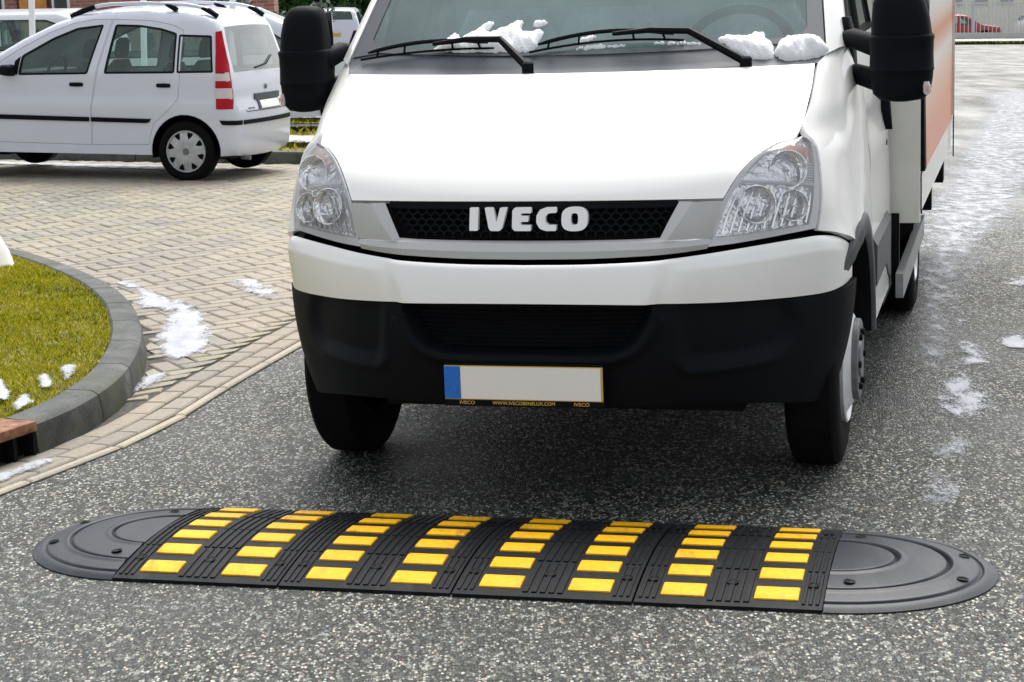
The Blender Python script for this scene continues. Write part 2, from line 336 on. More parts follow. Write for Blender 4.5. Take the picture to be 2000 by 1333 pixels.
def cr(pts, n, closed=False):
    """Catmull-Rom through points, n samples evenly in chord length"""
    P = np.asarray(pts, float)
    d = np.r_[0, np.cumsum(np.linalg.norm(np.diff(P, axis=0), axis=1)**.5)]
    t = np.linspace(0, d[-1], n); out = np.zeros((n, P.shape[1]))
    m = np.zeros_like(P)
    for i in range(len(P)):
        a, b = max(i-1, 0), min(i+1, len(P)-1); m[i] = (P[b]-P[a])/(d[b]-d[a])
    for k, x in enumerate(t):
        i = min(np.searchsorted(d, x, side='right')-1, len(P)-2); h = d[i+1]-d[i]; u = (x-d[i])/h
        out[k] = (2*u**3-3*u**2+1)*P[i]+(u**3-2*u**2+u)*h*m[i]+(-2*u**3+3*u**2)*P[i+1]+(u**3-u**2)*h*m[i+1]
    return out
def coons(bot, top, left, right):
    """bot/top: (n,3) along u ; left/right: (m,3) along v"""
    bot, top, left, right = map(np.asarray, (bot, top, left, right)); n, m = len(bot), len(left)
    u = np.linspace(0, 1, n)[:, None, None]; v = np.linspace(0, 1, m)[None, :, None]
    return ((1-v)*bot[:, None]+v*top[:, None]+(1-u)*left[None]+u*right[None]
            - ((1-u)*(1-v)*bot[0]+u*(1-v)*bot[-1]+(1-u)*v*top[0]+u*v*top[-1]))
def ss(a, b, x):
    t = np.clip((np.asarray(x, float)-a)/(b-a), 0, 1); return t*t*(3-2*t)
def inpoly(P, poly):
    P = np.atleast_2d(P); q = np.asarray(poly, float); x, y = P[:, 0], P[:, 1]; r = np.zeros(len(P), bool); j = len(q)-1
    for i in range(len(q)):
        c = (q[i, 1] > y) != (q[j, 1] > y)
        with np.errstate(divide='ignore', invalid='ignore'):
            r ^= c & (x < (q[j, 0]-q[i, 0])*(y-q[i, 1])/(q[j, 1]-q[i, 1])+q[i, 0])
        j = i
    return r
def polydist(P, poly):
    P = np.atleast_2d(P); q = np.asarray(poly, float); best = np.full(len(P), 1e9)
    for i in range(len(q)):
        a, b = q[i-1], q[i]; d = b-a; L = (d*d).sum()+1e-12; t = np.clip(((P-a)@d)/L, 0, 1); best = np.minimum(best, np.linalg.norm(P-(a+t[:, None]*d), axis=1))
    return best
def dens(poly, step, closed=True):
    q = [np.asarray(p, float) for p in poly]; out = []
    for i in range(len(q) if closed else len(q)-1):
        a, b = q[i], q[(i+1) % len(q)]; n = max(1, int(np.linalg.norm(b-a)/step))
        out += [a+(b-a)*k/n for k in range(n)]
    if not closed: out.append(q[-1])
    return [tuple(p) for p in out]
def sheet2d(outline, holes, step, extra=()):
    """triangulate outline minus holes with inner points; returns 2-D points, triangles"""
    loops = [dens(outline, step)]+[dens(h, step) for h in holes]
    pts = []; edges = []
    for lp in loops:
        o = len(pts); pts += lp; edges += [(o+k, o+(k+1) % len(lp)) for k in range(len(lp))]
    q = np.array(outline); x0, y0 = q.min(0); x1, y1 = q.max(0)
    gx, gy = np.meshgrid(np.arange(x0, x1, step), np.arange(y0, y1, step)); g = np.c_[gx.ravel(), gy.ravel()]
    ok = inpoly(g, outline) & (polydist(g, outline) > step*.45)
    for h in holes: ok &= ~inpoly(g, h) & (polydist(g, h) > step*.45)
    pts += [tuple(p) for p in g[ok]]+[tuple(p) for p in extra]
    V, E, F, *_ = delaunay_2d_cdt([Vector(p) for p in pts], edges, [], 0, 1e-6)
    V = np.array([(p.x, p.y) for p in V]); T = [f for f in F if len(f) == 3]
    cen = np.array([V[list(f)].mean(0) for f in T]); k = inpoly(cen, outline)
    for h in holes: k &= ~inpoly(cen, h)
    return V, [f for f, b in zip(T, k) if b]
def shell(outline, holes, step, fn, depth, inward):
    """curved sheet with turned-in edges. fn(points)->xyz ; inward: direction vector"""
    V, T = sheet2d(outline, holes, step); P = fn(V); mb = MB(); mb.add(P, T)
    cnt = {}
    for t in T:
        for a, b in ((t[0], t[1]), (t[1], t[2]), (t[2], t[0])): cnt[frozenset((a, b))] = cnt.get(frozenset((a, b)), 0)+1
    if depth:
        for e, c in cnt.items():
            if c == 1:
                a, b = tuple(e); d = np.asarray(inward)*depth; mb.add([P[a], P[b], P[b]+d, P[a]+d], [(0, 1, 2, 3)])
    return mb
def inset(poly, d):
    q = np.asarray(poly, float); n = len(q); A = sum(q[i-1, 0]*q[i, 1]-q[i, 0]*q[i-1, 1] for i in range(n)); s = 1 if A > 0 else -1; out = []
    for i in range(n):
        e1 = q[i]-q[i-1]; e2 = q[(i+1) % n]-q[i]; e1 /= np.linalg.norm(e1)+1e-9; e2 /= np.linalg.norm(e2)+1e-9
        n1 = s*np.array([-e1[1], e1[0]]); n2 = s*np.array([-e2[1], e2[0]]); b = n1+n2; L = max((b*b).sum()/2, .35); out.append(tuple(q[i]+b*d/L))
    return out
def rounded(poly, r, k=4):
    q = [np.asarray(p, float) for p in poly]; out = []
    for i in range(len(q)):
        a, b, c = q[i-1], q[i], q[(i+1) % len(q)]; u = a-b; w = c-b; ru = min(r, np.linalg.norm(u)*.45); rw = min(r, np.linalg.norm(w)*.45)
        p0 = b+u/np.linalg.norm(u)*ru; p1 = b+w/np.linalg.norm(w)*rw
        for j in range(k+1): t = j/k; out.append(tuple((1-t)**2*p0+2*t*(1-t)*b+t*t*p1))
    return out
def superloft(levels, n=28, e=3.2, axis='z'):
    """levels: (h, cx, cy, hx, hy) stacked superellipse sections, capped"""
    mb = MB(); v = []; f = []
    for (h, cx, cy, hx, hy) in levels:
        for k in range(n):
            a = 2*math.pi*k/n; c, s = math.cos(a), math.sin(a)
            x = cx+hx*math.copysign(abs(c)**(2/e), c); y = cy+hy*math.copysign(abs(s)**(2/e), s)
            v.append({'z': (x, y, h), 'y': (x, h, y), 'x': (h, x, y)}[axis])
    m = len(levels)
    for i in range(m-1):
        for k in range(n): f.append((i*n+k, i*n+(k+1) % n, (i+1)*n+(k+1) % n, (i+1)*n+k))
    f += [tuple(range(n))[::-1], tuple((m-1)*n+k for k in range(n))]
    return mb.add(v, f)
def text_obj(name, body, size, mat, parent, loc, fn, width=None, ext=.001):
    cu = bpy.data.curves.new(name, 'FONT'); cu.body = body; cu.size = size; cu.align_x = 'CENTER'; cu.extrude = ext
    t = bpy.data.objects.new('tmp_'+name, cu); COL.objects.link(t); bpy.context.view_layer.update()
    me = bpy.data.meshes.new_from_object(t.evaluated_get(bpy.context.evaluated_depsgraph_get())); bpy.data.objects.remove(t); bpy.data.curves.remove(cu)
    xs = [v.co.x for v in me.vertices]; k = (width/(max(xs)-min(xs))) if width else 1.
    for v in me.vertices: v.co = fn(v.co.x*k, v.co.y, v.co.z)
    me.materials.clear(); o = link(name, me, mat, parent); o.location = loc; return o
def mirx(P): Q = np.array(P, float); Q[..., 0] *= -1; return Q
exec_parts = True

# ------------------------------------------------------------------ ground, road
def terr(X, Y):
    X = np.clip(np.asarray(X, float), -30, 40); Y = np.asarray(Y, float); d = np.clip(Y-15.5, 0, 95)
    return -.03*(X+2.5)*ss(12, 17, Y)-(.026*d+.00002*d*d)
def ground_sheet():
    ys = np.r_[np.linspace(-30, 2, 5), np.linspace(3, 24, 64), np.linspace(25, 120, 60), np.linspace(140, 700, 10)]
    xs = np.r_[np.linspace(-400, -40, 5), np.linspace(-30, 40, 60), np.linspace(60, 400, 5)]
    X, Y = np.meshgrid(xs, ys, indexing='ij'); mb = MB(); mb.grid(np.stack([X, Y, terr(X, Y)], 2))
    o = mb.build('road', 'asphalt', smooth=0, fix=False); o['kind'] = 'structure'; o.data.polygons.foreach_set('use_smooth', [True]*len(o.data.polygons)); return o
road = ground_sheet()

# edge of the carriageway, from near the camera to behind the truck
EDGE = cr([(-3.9, 2.6), (-2.75, 4.4), (-2.10, 5.55), (-1.721, 6.266), (-1.349, 7.069), (-1.167, 7.841), (-.989, 8.561), (-.75, 9.5), (-.25, 11.5), (.3, 13.7), (1.1, 17.), (1.7, 19.5), (2.5, 23)], 400)
_seg = np.r_[0, np.cumsum(np.linalg.norm(np.diff(EDGE, axis=0), axis=1))]
_tan = np.gradient(EDGE, axis=0); _tan /= np.linalg.norm(_tan, axis=1, keepdims=True); _nor = np.c_[-_tan[:, 1], _tan[:, 0]]
def edge_at(s, off):
    return np.array([np.interp(s, _seg, EDGE[:, k]+_nor[:, k]*off) for k in (0, 1)])
KOUT = [(-4.3, 2.0), (-3.35, 3.7), (-2.55, 5.15), (-2.20, 5.86), (-1.95, 6.36), (-1.80, 6.63), (-1.69, 6.85), (-1.60, 7.15), (-1.553, 7.55), (-1.565, 8.0), (-1.625, 8.5), (-1.73, 9.0), (-1.87, 9.5), (-2.08, 10.05), (-2.42, 10.72), (-2.83, 11.37), (-3.4, 12.1), (-4.2, 12.9), (-5.4, 13.8)]
KOUT = cr(KOUT, 240)
KW = .155; KH = .13
_kt = np.gradient(KOUT, axis=0); _kt /= np.linalg.norm(_kt, axis=1, keepdims=True); _kn = np.c_[-_kt[:, 1], _kt[:, 0]]   # to the island side
KIN = KOUT+_kn*KW
ISLAND = [tuple(p) for p in KOUT]+[(-9, 13.8), (-9, 2.0)]
# paving bed under the bricks
E265 = np.array([edge_at(s, .262) for s in np.linspace(0, _seg[-1], 120)])
PAVE = [tuple(p) for p in E265 if p[1] > 4.2]+[(1.3, 19.4), (-2.1, 18.05), (-7.0, 19.55), (-12, 20.9), (-12, 4.2)]
E0 = [tuple(edge_at(s, 0)) for s in np.linspace(0, _seg[-1], 120)]
bed_poly = [p for p in E0 if p[1] > 4.2 and p[1] < 18.9]+PAVE[len([p for p in E265 if p[1] > 4.2])+1:]
V, T = sheet2d(bed_poly, [], .5)
mb = MB(); mb.add(np.c_[V, terr(V[:, 0], V[:, 1])+.004], T); paving = mb.build('brick_paving', 'paver_bed', smooth=0, fix=False); paving['kind'] = 'structure'

# herringbone pavers at 45 degrees to the gutter
PWD = .1; J = .009; BEV = .007
def paver_shape(L, Wd, h=.045, bev=BEV):
    a, b = L/2-J/2, Wd/2-J/2; v = []
    for (ia, ib, z) in ((a, b, -h), (a, b, -bev*.8), (a-bev, b-bev, 0)):
        v += [(-ia, -ib, z), (ia, -ib, z), (ia, ib, z), (-ia, ib, z)]
    f = [(8, 9, 10, 11)]
    for o in (0, 4): f += [(o+k, o+(k+1) % 4, o+4+(k+1) % 4, o+4+k) for k in range(4)]
    return np.array(v), f
PV, PF = paver_shape(.2, .1)
g_dir = np.array([.27, .963]); ang = math.atan2(g_dir[1], g_dir[0])-R(45)
e1 = np.array([math.cos(ang), math.sin(ang)]); e2 = np.array([-e1[1], e1[0]]); org = np.array([-1.5, 9.])
cand = []
for i in range(-70, 130):
    for k in range(-60, 60):
        bx, by = i+2*k, i-2*k
        for (cx, cy, rot) in ((bx+1, by+.5, 0), (bx+3.5, by+1, 1)):
            p = org+PWD*(cx*e1+cy*e2)
            if -11.5 < p[0] < 1.4 and 5.5 < p[1] < 20.5: cand.append((p[0], p[1], ang+rot*math.pi/2))
cand = np.array(cand)
keep = inpoly(cand[:, :2], PAVE) & ~inpoly(cand[:, :2], ISLAND)
cand = cand[keep]
# clip bricks that would poke over the gutter or the kerb
def corners(c, L=.2, Wd=.1):
    a = np.array([math.cos(c[2]), math.sin(c[2])]); b = np.array([-a[1], a[0]])
    return [c[:2]+sx*a*L/2+sy*b*Wd/2 for sx in (-1, 1) for sy in (-1, 1)]
C_, S_ = math.cos(ROLL), math.sin(ROLL)
def pix(P):
    q = np.array(P)-np.array([0, 0, EYE]); x = q@np.array(_r); y = q@np.array(_d); z = q@np.array(_f)
    return np.stack([1000+FPX*x/z, 666.5+FPX*y/z, z], -1)
pp = pix(np.c_[cand[:, :2], terr(cand[:, 0], cand[:, 1])]); inview = (pp[:, 0] > -30) & (pp[:, 0] < 640) & (pp[:, 1] < 860)
order = np.argsort(np.where(inview, pp[:, 2], 1e6))
pm_me = bpy.data.meshes.new('paver'); pm_me.from_pydata([tuple(v) for v in PV], [], PF); pm_me.materials.append(M['paver'])
rest = MB(); nsep = 0
for idx in order:
    c = cand[idx]; cs = np.array(corners(c)); bad = (~inpoly(cs, PAVE)) | inpoly(cs, ISLAND); z = float(terr(c[0], c[1]))+.012+rng.normal(0, .0012)
    tilt = (rng.normal(0, .006), rng.normal(0, .006), c[2]+rng.normal(0, .008))
    if inview[idx] and nsep < 235 and not bad.any():
        o = bpy.data.objects.new('paver', pm_me); COL.objects.link(o); o.parent = paving; o.location = (c[0], c[1], z); o.rotation_euler = tilt; nsep += 1
    else:
        ca, sa = math.cos(tilt[2]), math.sin(tilt[2]); sc = 1.
        v = PV.copy()
        w = np.c_[v[:, 0]*ca-v[:, 1]*sa+c[0], v[:, 0]*sa+v[:, 1]*ca+c[1], v[:, 2]+z+tilt[0]*v[:, 1]-tilt[1]*v[:, 0]]
        if bad.any():   # a cut brick: pull its outside corners back to the border
            for _ in range(12):
                b2 = (~inpoly(w[:, :2], PAVE)) | inpoly(w[:, :2], ISLAND)
                if not b2.any(): break
                w[b2, :2] += (c[:2]-w[b2, :2])*.12
        rest.add(w, PF)
o = rest.build('paver', 'paver', paving, smooth=0, fix=False); o['kind'] = 'stuff'
# gutter: pale edging strip and two stretcher courses
gut = None
gm = bpy.data.meshes.new('gutter_brick'); gm.from_pydata([tuple(v) for v in PV], [], PF); gm.materials.append(M['paver'])
EVv, EFf = paver_shape(.5, .05); em = bpy.data.meshes.new('edging_stone'); em.from_pydata([tuple(v) for v in EVv], [], EFf); em.materials.append(M['edging'])
for off, L, me, nm in ((.027, .5, em, 'edging_stone'), (.106, .2, gm, 'gutter_brick'), (.208, .2, gm, 'gutter_brick')):
    s = .13+off*2+(.1 if nm == 'gutter_brick' and off < .15 else 0)
    while s < _seg[-1]-.4:
        p = edge_at(s, off); q = edge_at(s+.02, off); y = p[1]
        if 5.0 < y < (14 if nm != 'edging_stone' else 17) and not inpoly([p], ISLAND)[0]:
            o = bpy.data.objects.new(nm, me); COL.objects.link(o); o.parent = paving
            o.location = (p[0], p[1], float(terr(*p))+.010+rng.normal(0, .001)); o.rotation_euler = (rng.normal(0, .006), rng.normal(0, .006), math.atan2(q[1]-p[1], q[0]-p[0])+rng.normal(0, .005))
        s += L

# ------------------------------------------------------------------ kerb round the grass island
kerb = bpy.data.objects.new('kerb', None); COL.objects.link(kerb)
kerb['label'] = 'curved grey concrete kerb round the grass island'; kerb['category'] = 'kerb'
_ks = np.r_[0, np.cumsum(np.linalg.norm(np.diff(KOUT, axis=0), axis=1))]
KPROF = [(0, -.05), (.004, .0), (.012, .085), (.020, .112), (.040, KH-.004), (.06, KH), (KW-.012, KH+.003), (KW, KH-.01), (KW, -.05)]
def kerb_piece(s0, s1, n=10):
    P = []
    for s in np.linspace(s0+.004, s1-.004, n):
        b = np.array([np.interp(s, _ks, KOUT[:, k]) for k in (0, 1)]); nn = np.array([np.interp(s, _ks, _kn[:, k]) for k in (0, 1)])
        P.append([(*(b+nn*d), float(terr(*b))+h) for d, h in KPROF])
    mb = MB(); mb.grid(P); a = len(mb.v); m = len(KPROF)
    mb.f += [tuple(range(m)), tuple(range((n-1)*m, n*m))[::-1]]; return mb
S_IN0 = float(np.interp(6.22, KOUT[:, 1], _ks)); S_IN1 = float(np.interp(6.80, KOUT[:, 1], _ks))
s = S_IN1
while s < _ks[-1]-.3:
    L = .52 if s < _ks[-1]*.75 else .9
    kerb_piece(s, min(s+L, _ks[-1])).build('kerb_stone', 'concrete', kerb, smooth=35); s += L
s = S_IN0
while s > .4: kerb_piece(max(s-.5, 0), s).build('kerb_stone', 'concrete', kerb, smooth=35); s -= .5
# side-entry drain set into the kerb line
inl = thing('drain_inlet', 'rusty iron side-entry street drain set into the kerb', 'drain')
def inl_pt(s, d, h):
    b = np.array([np.interp(s, _ks, KOUT[:, k]) for k in (0, 1)]); nn = np.array([np.interp(s, _ks, _kn[:, k]) for k in (0, 1)]); return (*(b+nn*d), h)
mb = MB(); mb.grid([[inl_pt(s, d, h) for d, h in ((-.004, .098), (-.004, KH-.006), (.0, KH+.002), (.30, KH+.004), (.30, .06))] for s in np.linspace(S_IN0+.01, S_IN1-.008, 8)], skirt=.02, ref=(-2.3, 6.9, -.3)); mb.build('cover_plate', 'rust', inl, smooth=30)
mb = MB(); mb.grid([[inl_pt(s, .07, h) for h in (-.02, .11)] for s in np.linspace(S_IN0+.01, S_IN1-.008, 8)]); mb.build('back_wall', 'black', inl)
for s in np.linspace(S_IN0+.02, S_IN1-.02, 7):
    mb = MB(); p = [inl_pt(s+a, d, h) for h in (-.01, .1) for a, d in ((-.008, .002), (.008, .002), (.008, .05), (-.008, .05))]
    mb.add(p, [(0, 1, 2, 3), (4, 7, 6, 5), (0, 4, 5, 1), (1, 5, 6, 2), (2, 6, 7, 3), (3, 7, 4, 0)]).build('grate_bar', 'black', inl, smooth=0)

# ------------------------------------------------------------------ grass
def grass_area(name, poly, zf, count, hmin, hmax, wid, mat='grass', step=.25, xlim=None):
    V, T = sheet2d(poly, [], step); mb = MB(); z = zf(V[:, 0], V[:, 1]); mb.add(np.c_[V, z], T)
    base = mb.build(name, 'soil', smooth=60, fix=False); base['kind'] = 'structure'
    q = np.array(poly); lo, hi = q.min(0), q.max(0)
    P = rng.uniform(lo, hi, (count*3, 2)); P = P[inpoly(P, poly)][:count]; n = len(P)
    z = zf(P[:, 0], P[:, 1]); a = rng.uniform(0, 2*math.pi, n); h = rng.uniform(hmin, hmax, n); w = rng.uniform(.6, 1.3, n)*wid; le = rng.uniform(.2, 1.3, n)*h; b = rng.uniform(0, 2*math.pi, n)
    dx, dy = np.cos(a)*w, np.sin(a)*w; ex, ey = np.cos(b)*le, np.sin(b)*le
    v = np.stack([np.c_[P[:, 0]-dx, P[:, 1]-dy, z-.004], np.c_[P[:, 0]+dx, P[:, 1]+dy, z-.004], np.c_[P[:, 0]+ex*.45+dx*.7, P[:, 1]+ey*.45+dy*.7, z+h*.6], np.c_[P[:, 0]+ex, P[:, 1]+ey, z+h]], 1).reshape(-1, 3)
    me = bpy.data.meshes.new('grass_blades'); me.vertices.add(4*n); me.vertices.foreach_set('co', v.ravel())
    idx = (np.arange(n)[:, None]*4+np.array([0, 1, 2, 0, 2, 3])).ravel(); me.loops.add(6*n); me.loops.foreach_set('vertex_index', idx)
    me.polygons.add(2*n); me.polygons.foreach_set('loop_start', np.arange(0, 6*n, 3)); me.update(calc_edges=True)
    o = link('grass_blades', me, mat, base); o['kind'] = 'stuff'; return base
isl = [tuple(p) for p in KIN[::4]]
isl_near = [p for p in isl if p[1] > 5.4 and p[0] > -3.5]+[(-3.5, 5.4)]
isl_far = isl+[(-9, 13.8), (-9, 2.2)]
isl_far = [p for p in isl if p[1] > 12.2]+[(-9, 13.9), (-9, 2.2)]+[p for p in isl if p[1] < 5.4]+[(-3.5, 5.4), (-3.5, 12.15)]
def zisl(x, y):
    d = polydist(np.c_[x, y], [tuple(p) for p in KIN[::6]]+[(-9, 13.8), (-9, 2.)])
    return KH-.012+.06*ss(0, .8, d)+.012*np.sin(x*9+y*5)*np.sin(y*7-x*3)*ss(0.02, .3, d)+terr(x, y)
grass_area('grass_island', isl_near, zisl, 110000, .006, .022, .0024, step=.16)
grass_area('grass_island', isl_far, zisl, 30000, .012, .04, .006, step=.3)
ver = [(-12, 20.95), (-7.0, 19.65), (-2.1, 18.15), (.9, 17.3), (2.2, 22), (3.0, 30), (-3, 33), (-12, 33)]
def zver(x, y): return terr(x, y)+.09+.03*np.sin(x*2.1+y)*np.sin(y*1.7)
grass_area('grass_verge', ver, zver, 26000, .02, .07, .012, step=.5)
# straight kerb in front of the verge
vk = thing('kerb', 'straight low grey kerb in front of the snowy verge behind the white hatchback', 'kerb')
def line_pts(a, b, n): return [np.array(a)+(np.array(b)-np.array(a))*t for t in np.linspace(0, 1, n)]
vl = cr([(-12, 20.9), (-7.0, 19.58), (-2.1, 18.08), (.92, 17.22)], 60)
for k in range(0, 59, 4):
    a = vl[k]; b = vl[min(k+4, 59)]; d = (b-a)/np.linalg.norm(b-a); nn = np.array([-d[1], d[0]])
    P = [[(*(a+(b-a)*t+nn*o), float(terr(*(a+(b-a)*t)))+h) for o, h in ((0, -.05), (.005, .10), (.02, .12), (.13, .12), (.14, -.03))] for t in (.005, .5, .995)]
    MB().grid(P).build('kerb_stone', 'concrete', vk, smooth=35)
# far verge on the right, in front of the fence
rv = [(15, 96), (40, 92), (40, 125), (15, 125)]
def zrv(x, y): return terr(x, y)+.06
grass_area('grass_verge', rv, zrv, 9000, .05, .18, .05, step=2.0)

# ------------------------------------------------------------------ snow lying on the ground
def snow_patch(label, poly, mat, thick=.0, lift=.016, step=.03, zf=None, group=None, soft=.12, nm='snow_patch'):
    poly = [tuple(p) for p in cr(poly+[poly[0]], 50)[:-1]]
    c = np.mean(poly, 0); big = [tuple(c+(np.array(p)-c)*1.18) for p in poly]
    V, T = sheet2d(big, [], step); d = polydist(V, poly)*np.where(inpoly(V, poly), 1, -1); cov = np.clip(.25+d/soft, -.6, 1)
    z = (zf(V[:, 0], V[:, 1]) if zf else terr(V[:, 0], V[:, 1])+lift)+thick*np.clip(cov, 0, 1)*(.6+.4*np.sin(V[:, 0]*31+V[:, 1]*17)*np.sin(V[:, 1]*23))
    mb = MB(); mb.add(np.c_[V, z], T); o = mb.build(nm, mat, smooth=180, fix=False)
    at = o.data.attributes.new('cover', 'FLOAT', 'POINT'); at.data.foreach_set('value', cov.astype(np.float32))
    o.visible_shadow = True; return tag(o, label, 'snow', group)
snow_patch('long bent patch of thin snow on the brick paving beside the curved kerb', [(-2.261, 10.703), (-2.097, 10.772), (-1.933, 10.373), (-1.60, 9.789), (-1.41, 9.071), (-1.35, 8.603), (-1.469, 8.42), (-1.565, 8.45), (-1.66, 8.79), (-1.75, 9.698), (-1.917, 9.847), (-2.051, 10.399)], 'frost_thick', .012, soft=.26)
snow_patch('small snow patch on the gutter bricks at the tip of the kerb', [(-1.565, 7.87), (-1.557, 8.122), (-1.481, 8.15), (-1.463, 7.941), (-1.543, 7.749)], 'frost_thick', .008, soft=.13)
snow_patch('faint snow patch on the brick paving left of the truck bumper', [(-1.583, 10.726), (-1.424, 10.689), (-1.262, 10.291), (-1.125, 9.74), (-1.218, 9.897), (-1.429, 10.262)], 'frost_thick', .006, soft=.32)
snow_patch('strip of snow on the paving underneath the white hatchback', [(-6.5, 18.75), (-4.6, 18.1), (-3.3, 17.45), (-2.75, 17.25), (-2.5, 17.55), (-3.4, 17.95), (-5.0, 18.6), (-6.5, 19.1)], 'frost_thick', .02, step=.06, soft=.25)
snow_patch('sliver of snow in the gutter under the drain inlet', [(-1.86, 6.36), (-1.74, 6.62), (-1.66, 6.72), (-1.64, 6.66), (-1.72, 6.45), (-1.82, 6.25)], 'frost_thick', .006, soft=.10)
RP = [('frost patch on the road just outside the truck front wheel, above the others', [(1.898, 8.224), (2.004, 8.25), (1.989, 7.895), (1.942, 7.777), (1.835, 7.766)]),
      ('largest frost patch on the road to the right of the truck front wheel', [(1.69, 7.493), (1.805, 7.639), (1.819, 7.238), (1.709, 6.871), (1.556, 6.895), (1.592, 7.187)]),
      ('faint frost patch on the road nearest the right speed bump cap', [(1.471, 6.596), (1.557, 6.582), (1.509, 6.303), (1.409, 6.318)]),
      ('small frost patch at the right edge of the road, level with the truck rear wheel', [(2.105, 8.3), (2.243, 8.357), (2.2, 8.081), (2.081, 8.075)]),
      ('pale frost smear on the road behind the other patches at the right edge', [(2.533, 9.845), (2.72, 9.9), (2.66, 9.594), (2.487, 9.613)]),
      ('tiny frost spot on the road below the truck rear wheel', [(2.029, 8.776), (2.081, 8.765), (2.043, 8.606), (1.999, 8.614)]),
      ('faint streak of frost on the road between truck and right speed bump cap', [(1.311, 6.149), (1.399, 6.119), (1.34, 5.789), (1.247, 5.801)])]
for i, (lb, pl) in enumerate(RP): snow_patch(lb, pl, 'frost_thin' if i in (2, 6) else 'frost_thick', 0, lift=.005, soft=.36 if i not in (3, 5) else .16, nm='frost_patch')
snow_patch('broad film of frost along the road beside the truck body', [(1.85, 8.9), (1.98, 9.9), (2.2, 10.709), (2.50, 12.146), (3.2, 14.6), (4.0, 17.6), (5.3, 22.5), (6.9, 28), (8.4, 34), (9.4, 34), (8.3, 28), (6.6, 22.5), (5.0, 17.6), (4.1, 14.8), (3.35, 12.4), (2.8, 11.0), (2.45, 9.971), (2.15, 9.1)], 'frost_film', 0, lift=.005, step=.1, soft=.30, nm='frost_film')
snow_patch('second film of frost on the road at the right picture edge, below the fence', [(2.9, 10.9), (3.2, 12.0), (3.9, 13.6), (5.2, 16.5), (7.2, 21), (8.6, 21), (6.4, 16.2), (5.0, 13.4), (3.9, 11.4), (3.2, 10.5)], 'frost_film', 0, lift=.005, step=.08, soft=.3, nm='frost_film')
snow_patch('long faint frost streak on the road between the front wheel patches and the rear wheel', [(1.62, 7.7), (1.80, 8.6), (2.05, 9.5), (2.25, 9.6), (2.1, 8.9), (1.86, 7.9), (1.74, 7.55)], 'frost_film', 0, lift=.0045, step=.05, soft=.2, nm='frost_film')
snow_patch('bank of snow along the far verge below the metal fence', [(15, 95.3), (22, 94.6), (30, 94), (40, 93), (40, 96.5), (30, 98.5), (24, 99.5), (15, 100)], 'frost_thick', .12, step=.4, soft=1.2, zf=lambda x, y: terr(x, y)+.14)
for lb, pl in (('white snow lump on the island grass nearest the kerb bend', [(-1.805, 7.574), (-1.825, 7.731), (-1.801, 7.769), (-1.76, 7.719), (-1.739, 7.55), (-1.745, 7.434)]),
               ('smaller white snow lump left of the one nearest the kerb bend', [(-1.875, 7.491), (-1.861, 7.568), (-1.815, 7.508), (-1.785, 7.348), (-1.819, 7.326)]),
               ('white snow lump on the island grass at the left picture edge', [(-2.034, 7.373), (-1.998, 7.426), (-1.917, 7.261), (-1.886, 7.111), (-1.926, 7.1), (-1.973, 7.133)]),
               ('flat white snow lump on the grass in front of the other lumps', [(-1.872, 7.098), (-1.863, 7.205), (-1.825, 7.204), (-1.795, 7.089), (-1.797, 6.96), (-1.829, 6.952)])):
    snow_patch(lb, pl, 'frost_thick', .02, step=.015, soft=.09, zf=lambda x, y: zisl(x, y)+.022)
for lb, pl in (('snow sheet on the verge grass right behind the white hatchback bumper', [(-3.2, 19.2), (-1.6, 18.7), (-.6, 18.9), (-.9, 20.0), (-2.4, 20.2), (-3.4, 20.0)]),
               ('band of snow across the middle of the verge behind the hatchback', [(-4.2, 22.0), (-2.4, 21.4), (-.6, 21.6), (-.8, 22.6), (-2.8, 22.7)]),
               ('snow cover at the back of the verge behind the hatchback', [(-5.0, 24.2), (-2.6, 23.8), (-.2, 24.0), (.2, 28.5), (-5, 29)])):
    snow_patch(lb, pl, 'frost_thick', .03, step=.1, soft=.7, zf=lambda x, y: zver(x, y)+.055)

# ------------------------------------------------------------------ speed bump
SB = thing('speed_bump', 'black rubber speed bump with yellow blocks and rounded grey end caps across the road', 'speed bump', (-1.159, 5.295, 0), (0, 0, -.254))
BW = .725
def zb(y): return .010+.040*np.sin(np.pi*np.clip(np.asarray(y)/BW, 0, 1))**.92
def seg_mesh():
    xs = np.array([.003, .1, .25, .4, .497]); ys = np.linspace(0, BW, 34); mb = MB()
    X, Y = np.meshgrid(xs, ys, indexing='ij'); mb.grid(np.stack([X, Y, zb(Y)], 2))
    for k in (0, 33):
        y = ys[k]; mb.add([(.003, y, 0), (.497, y, 0), (.497, y, float(zb(y))), (.003, y, float(zb(y)))], [(0, 1, 2, 3)])
    for x in (.003, .497):
        mb.add([(x, y, 0) for y in ys]+[(x, y, float(zb(y))) for y in ys], [(k, k+1, 34+k+1, 34+k) for k in range(33)])
    return mb
def ribs_mesh():
    mb = MB()
    def rib(x0, x1, y0, y1):
        ys = np.linspace(y0, y1, max(3, int((y1-y0)/.03))); P = []
        for y in ys:
            z = float(zb(y)); P.append([(x0, y, z-.001), (x0+.002, y, z+.0035), (x1-.002, y, z+.0035), (x1, y, z-.001)])
        mb.grid(P); n = len(ys); o = len(mb.v)-4*n; mb.f += [(o, o+1, o+2, o+3), (o+4*n-1, o+4*n-2, o+4*n-3, o+4*n-4)]
    cuts = [(.022, .198), (.212, .36), (.366, .513), (.527, BW-.022)]
    for lo, hi, n in ((.008, .062, 3), (.190, .310, 5), (.438, .492, 3)):
        w = (hi-lo)/n
        for k in range(n):
            for a, b in cuts: rib(lo+k*w+.0035, lo+(k+1)*w-.0035, a, b)
    for yc in np.arange(6)*.119+.0645:                     # low ledges the yellow blocks sit in
        pass
    return mb
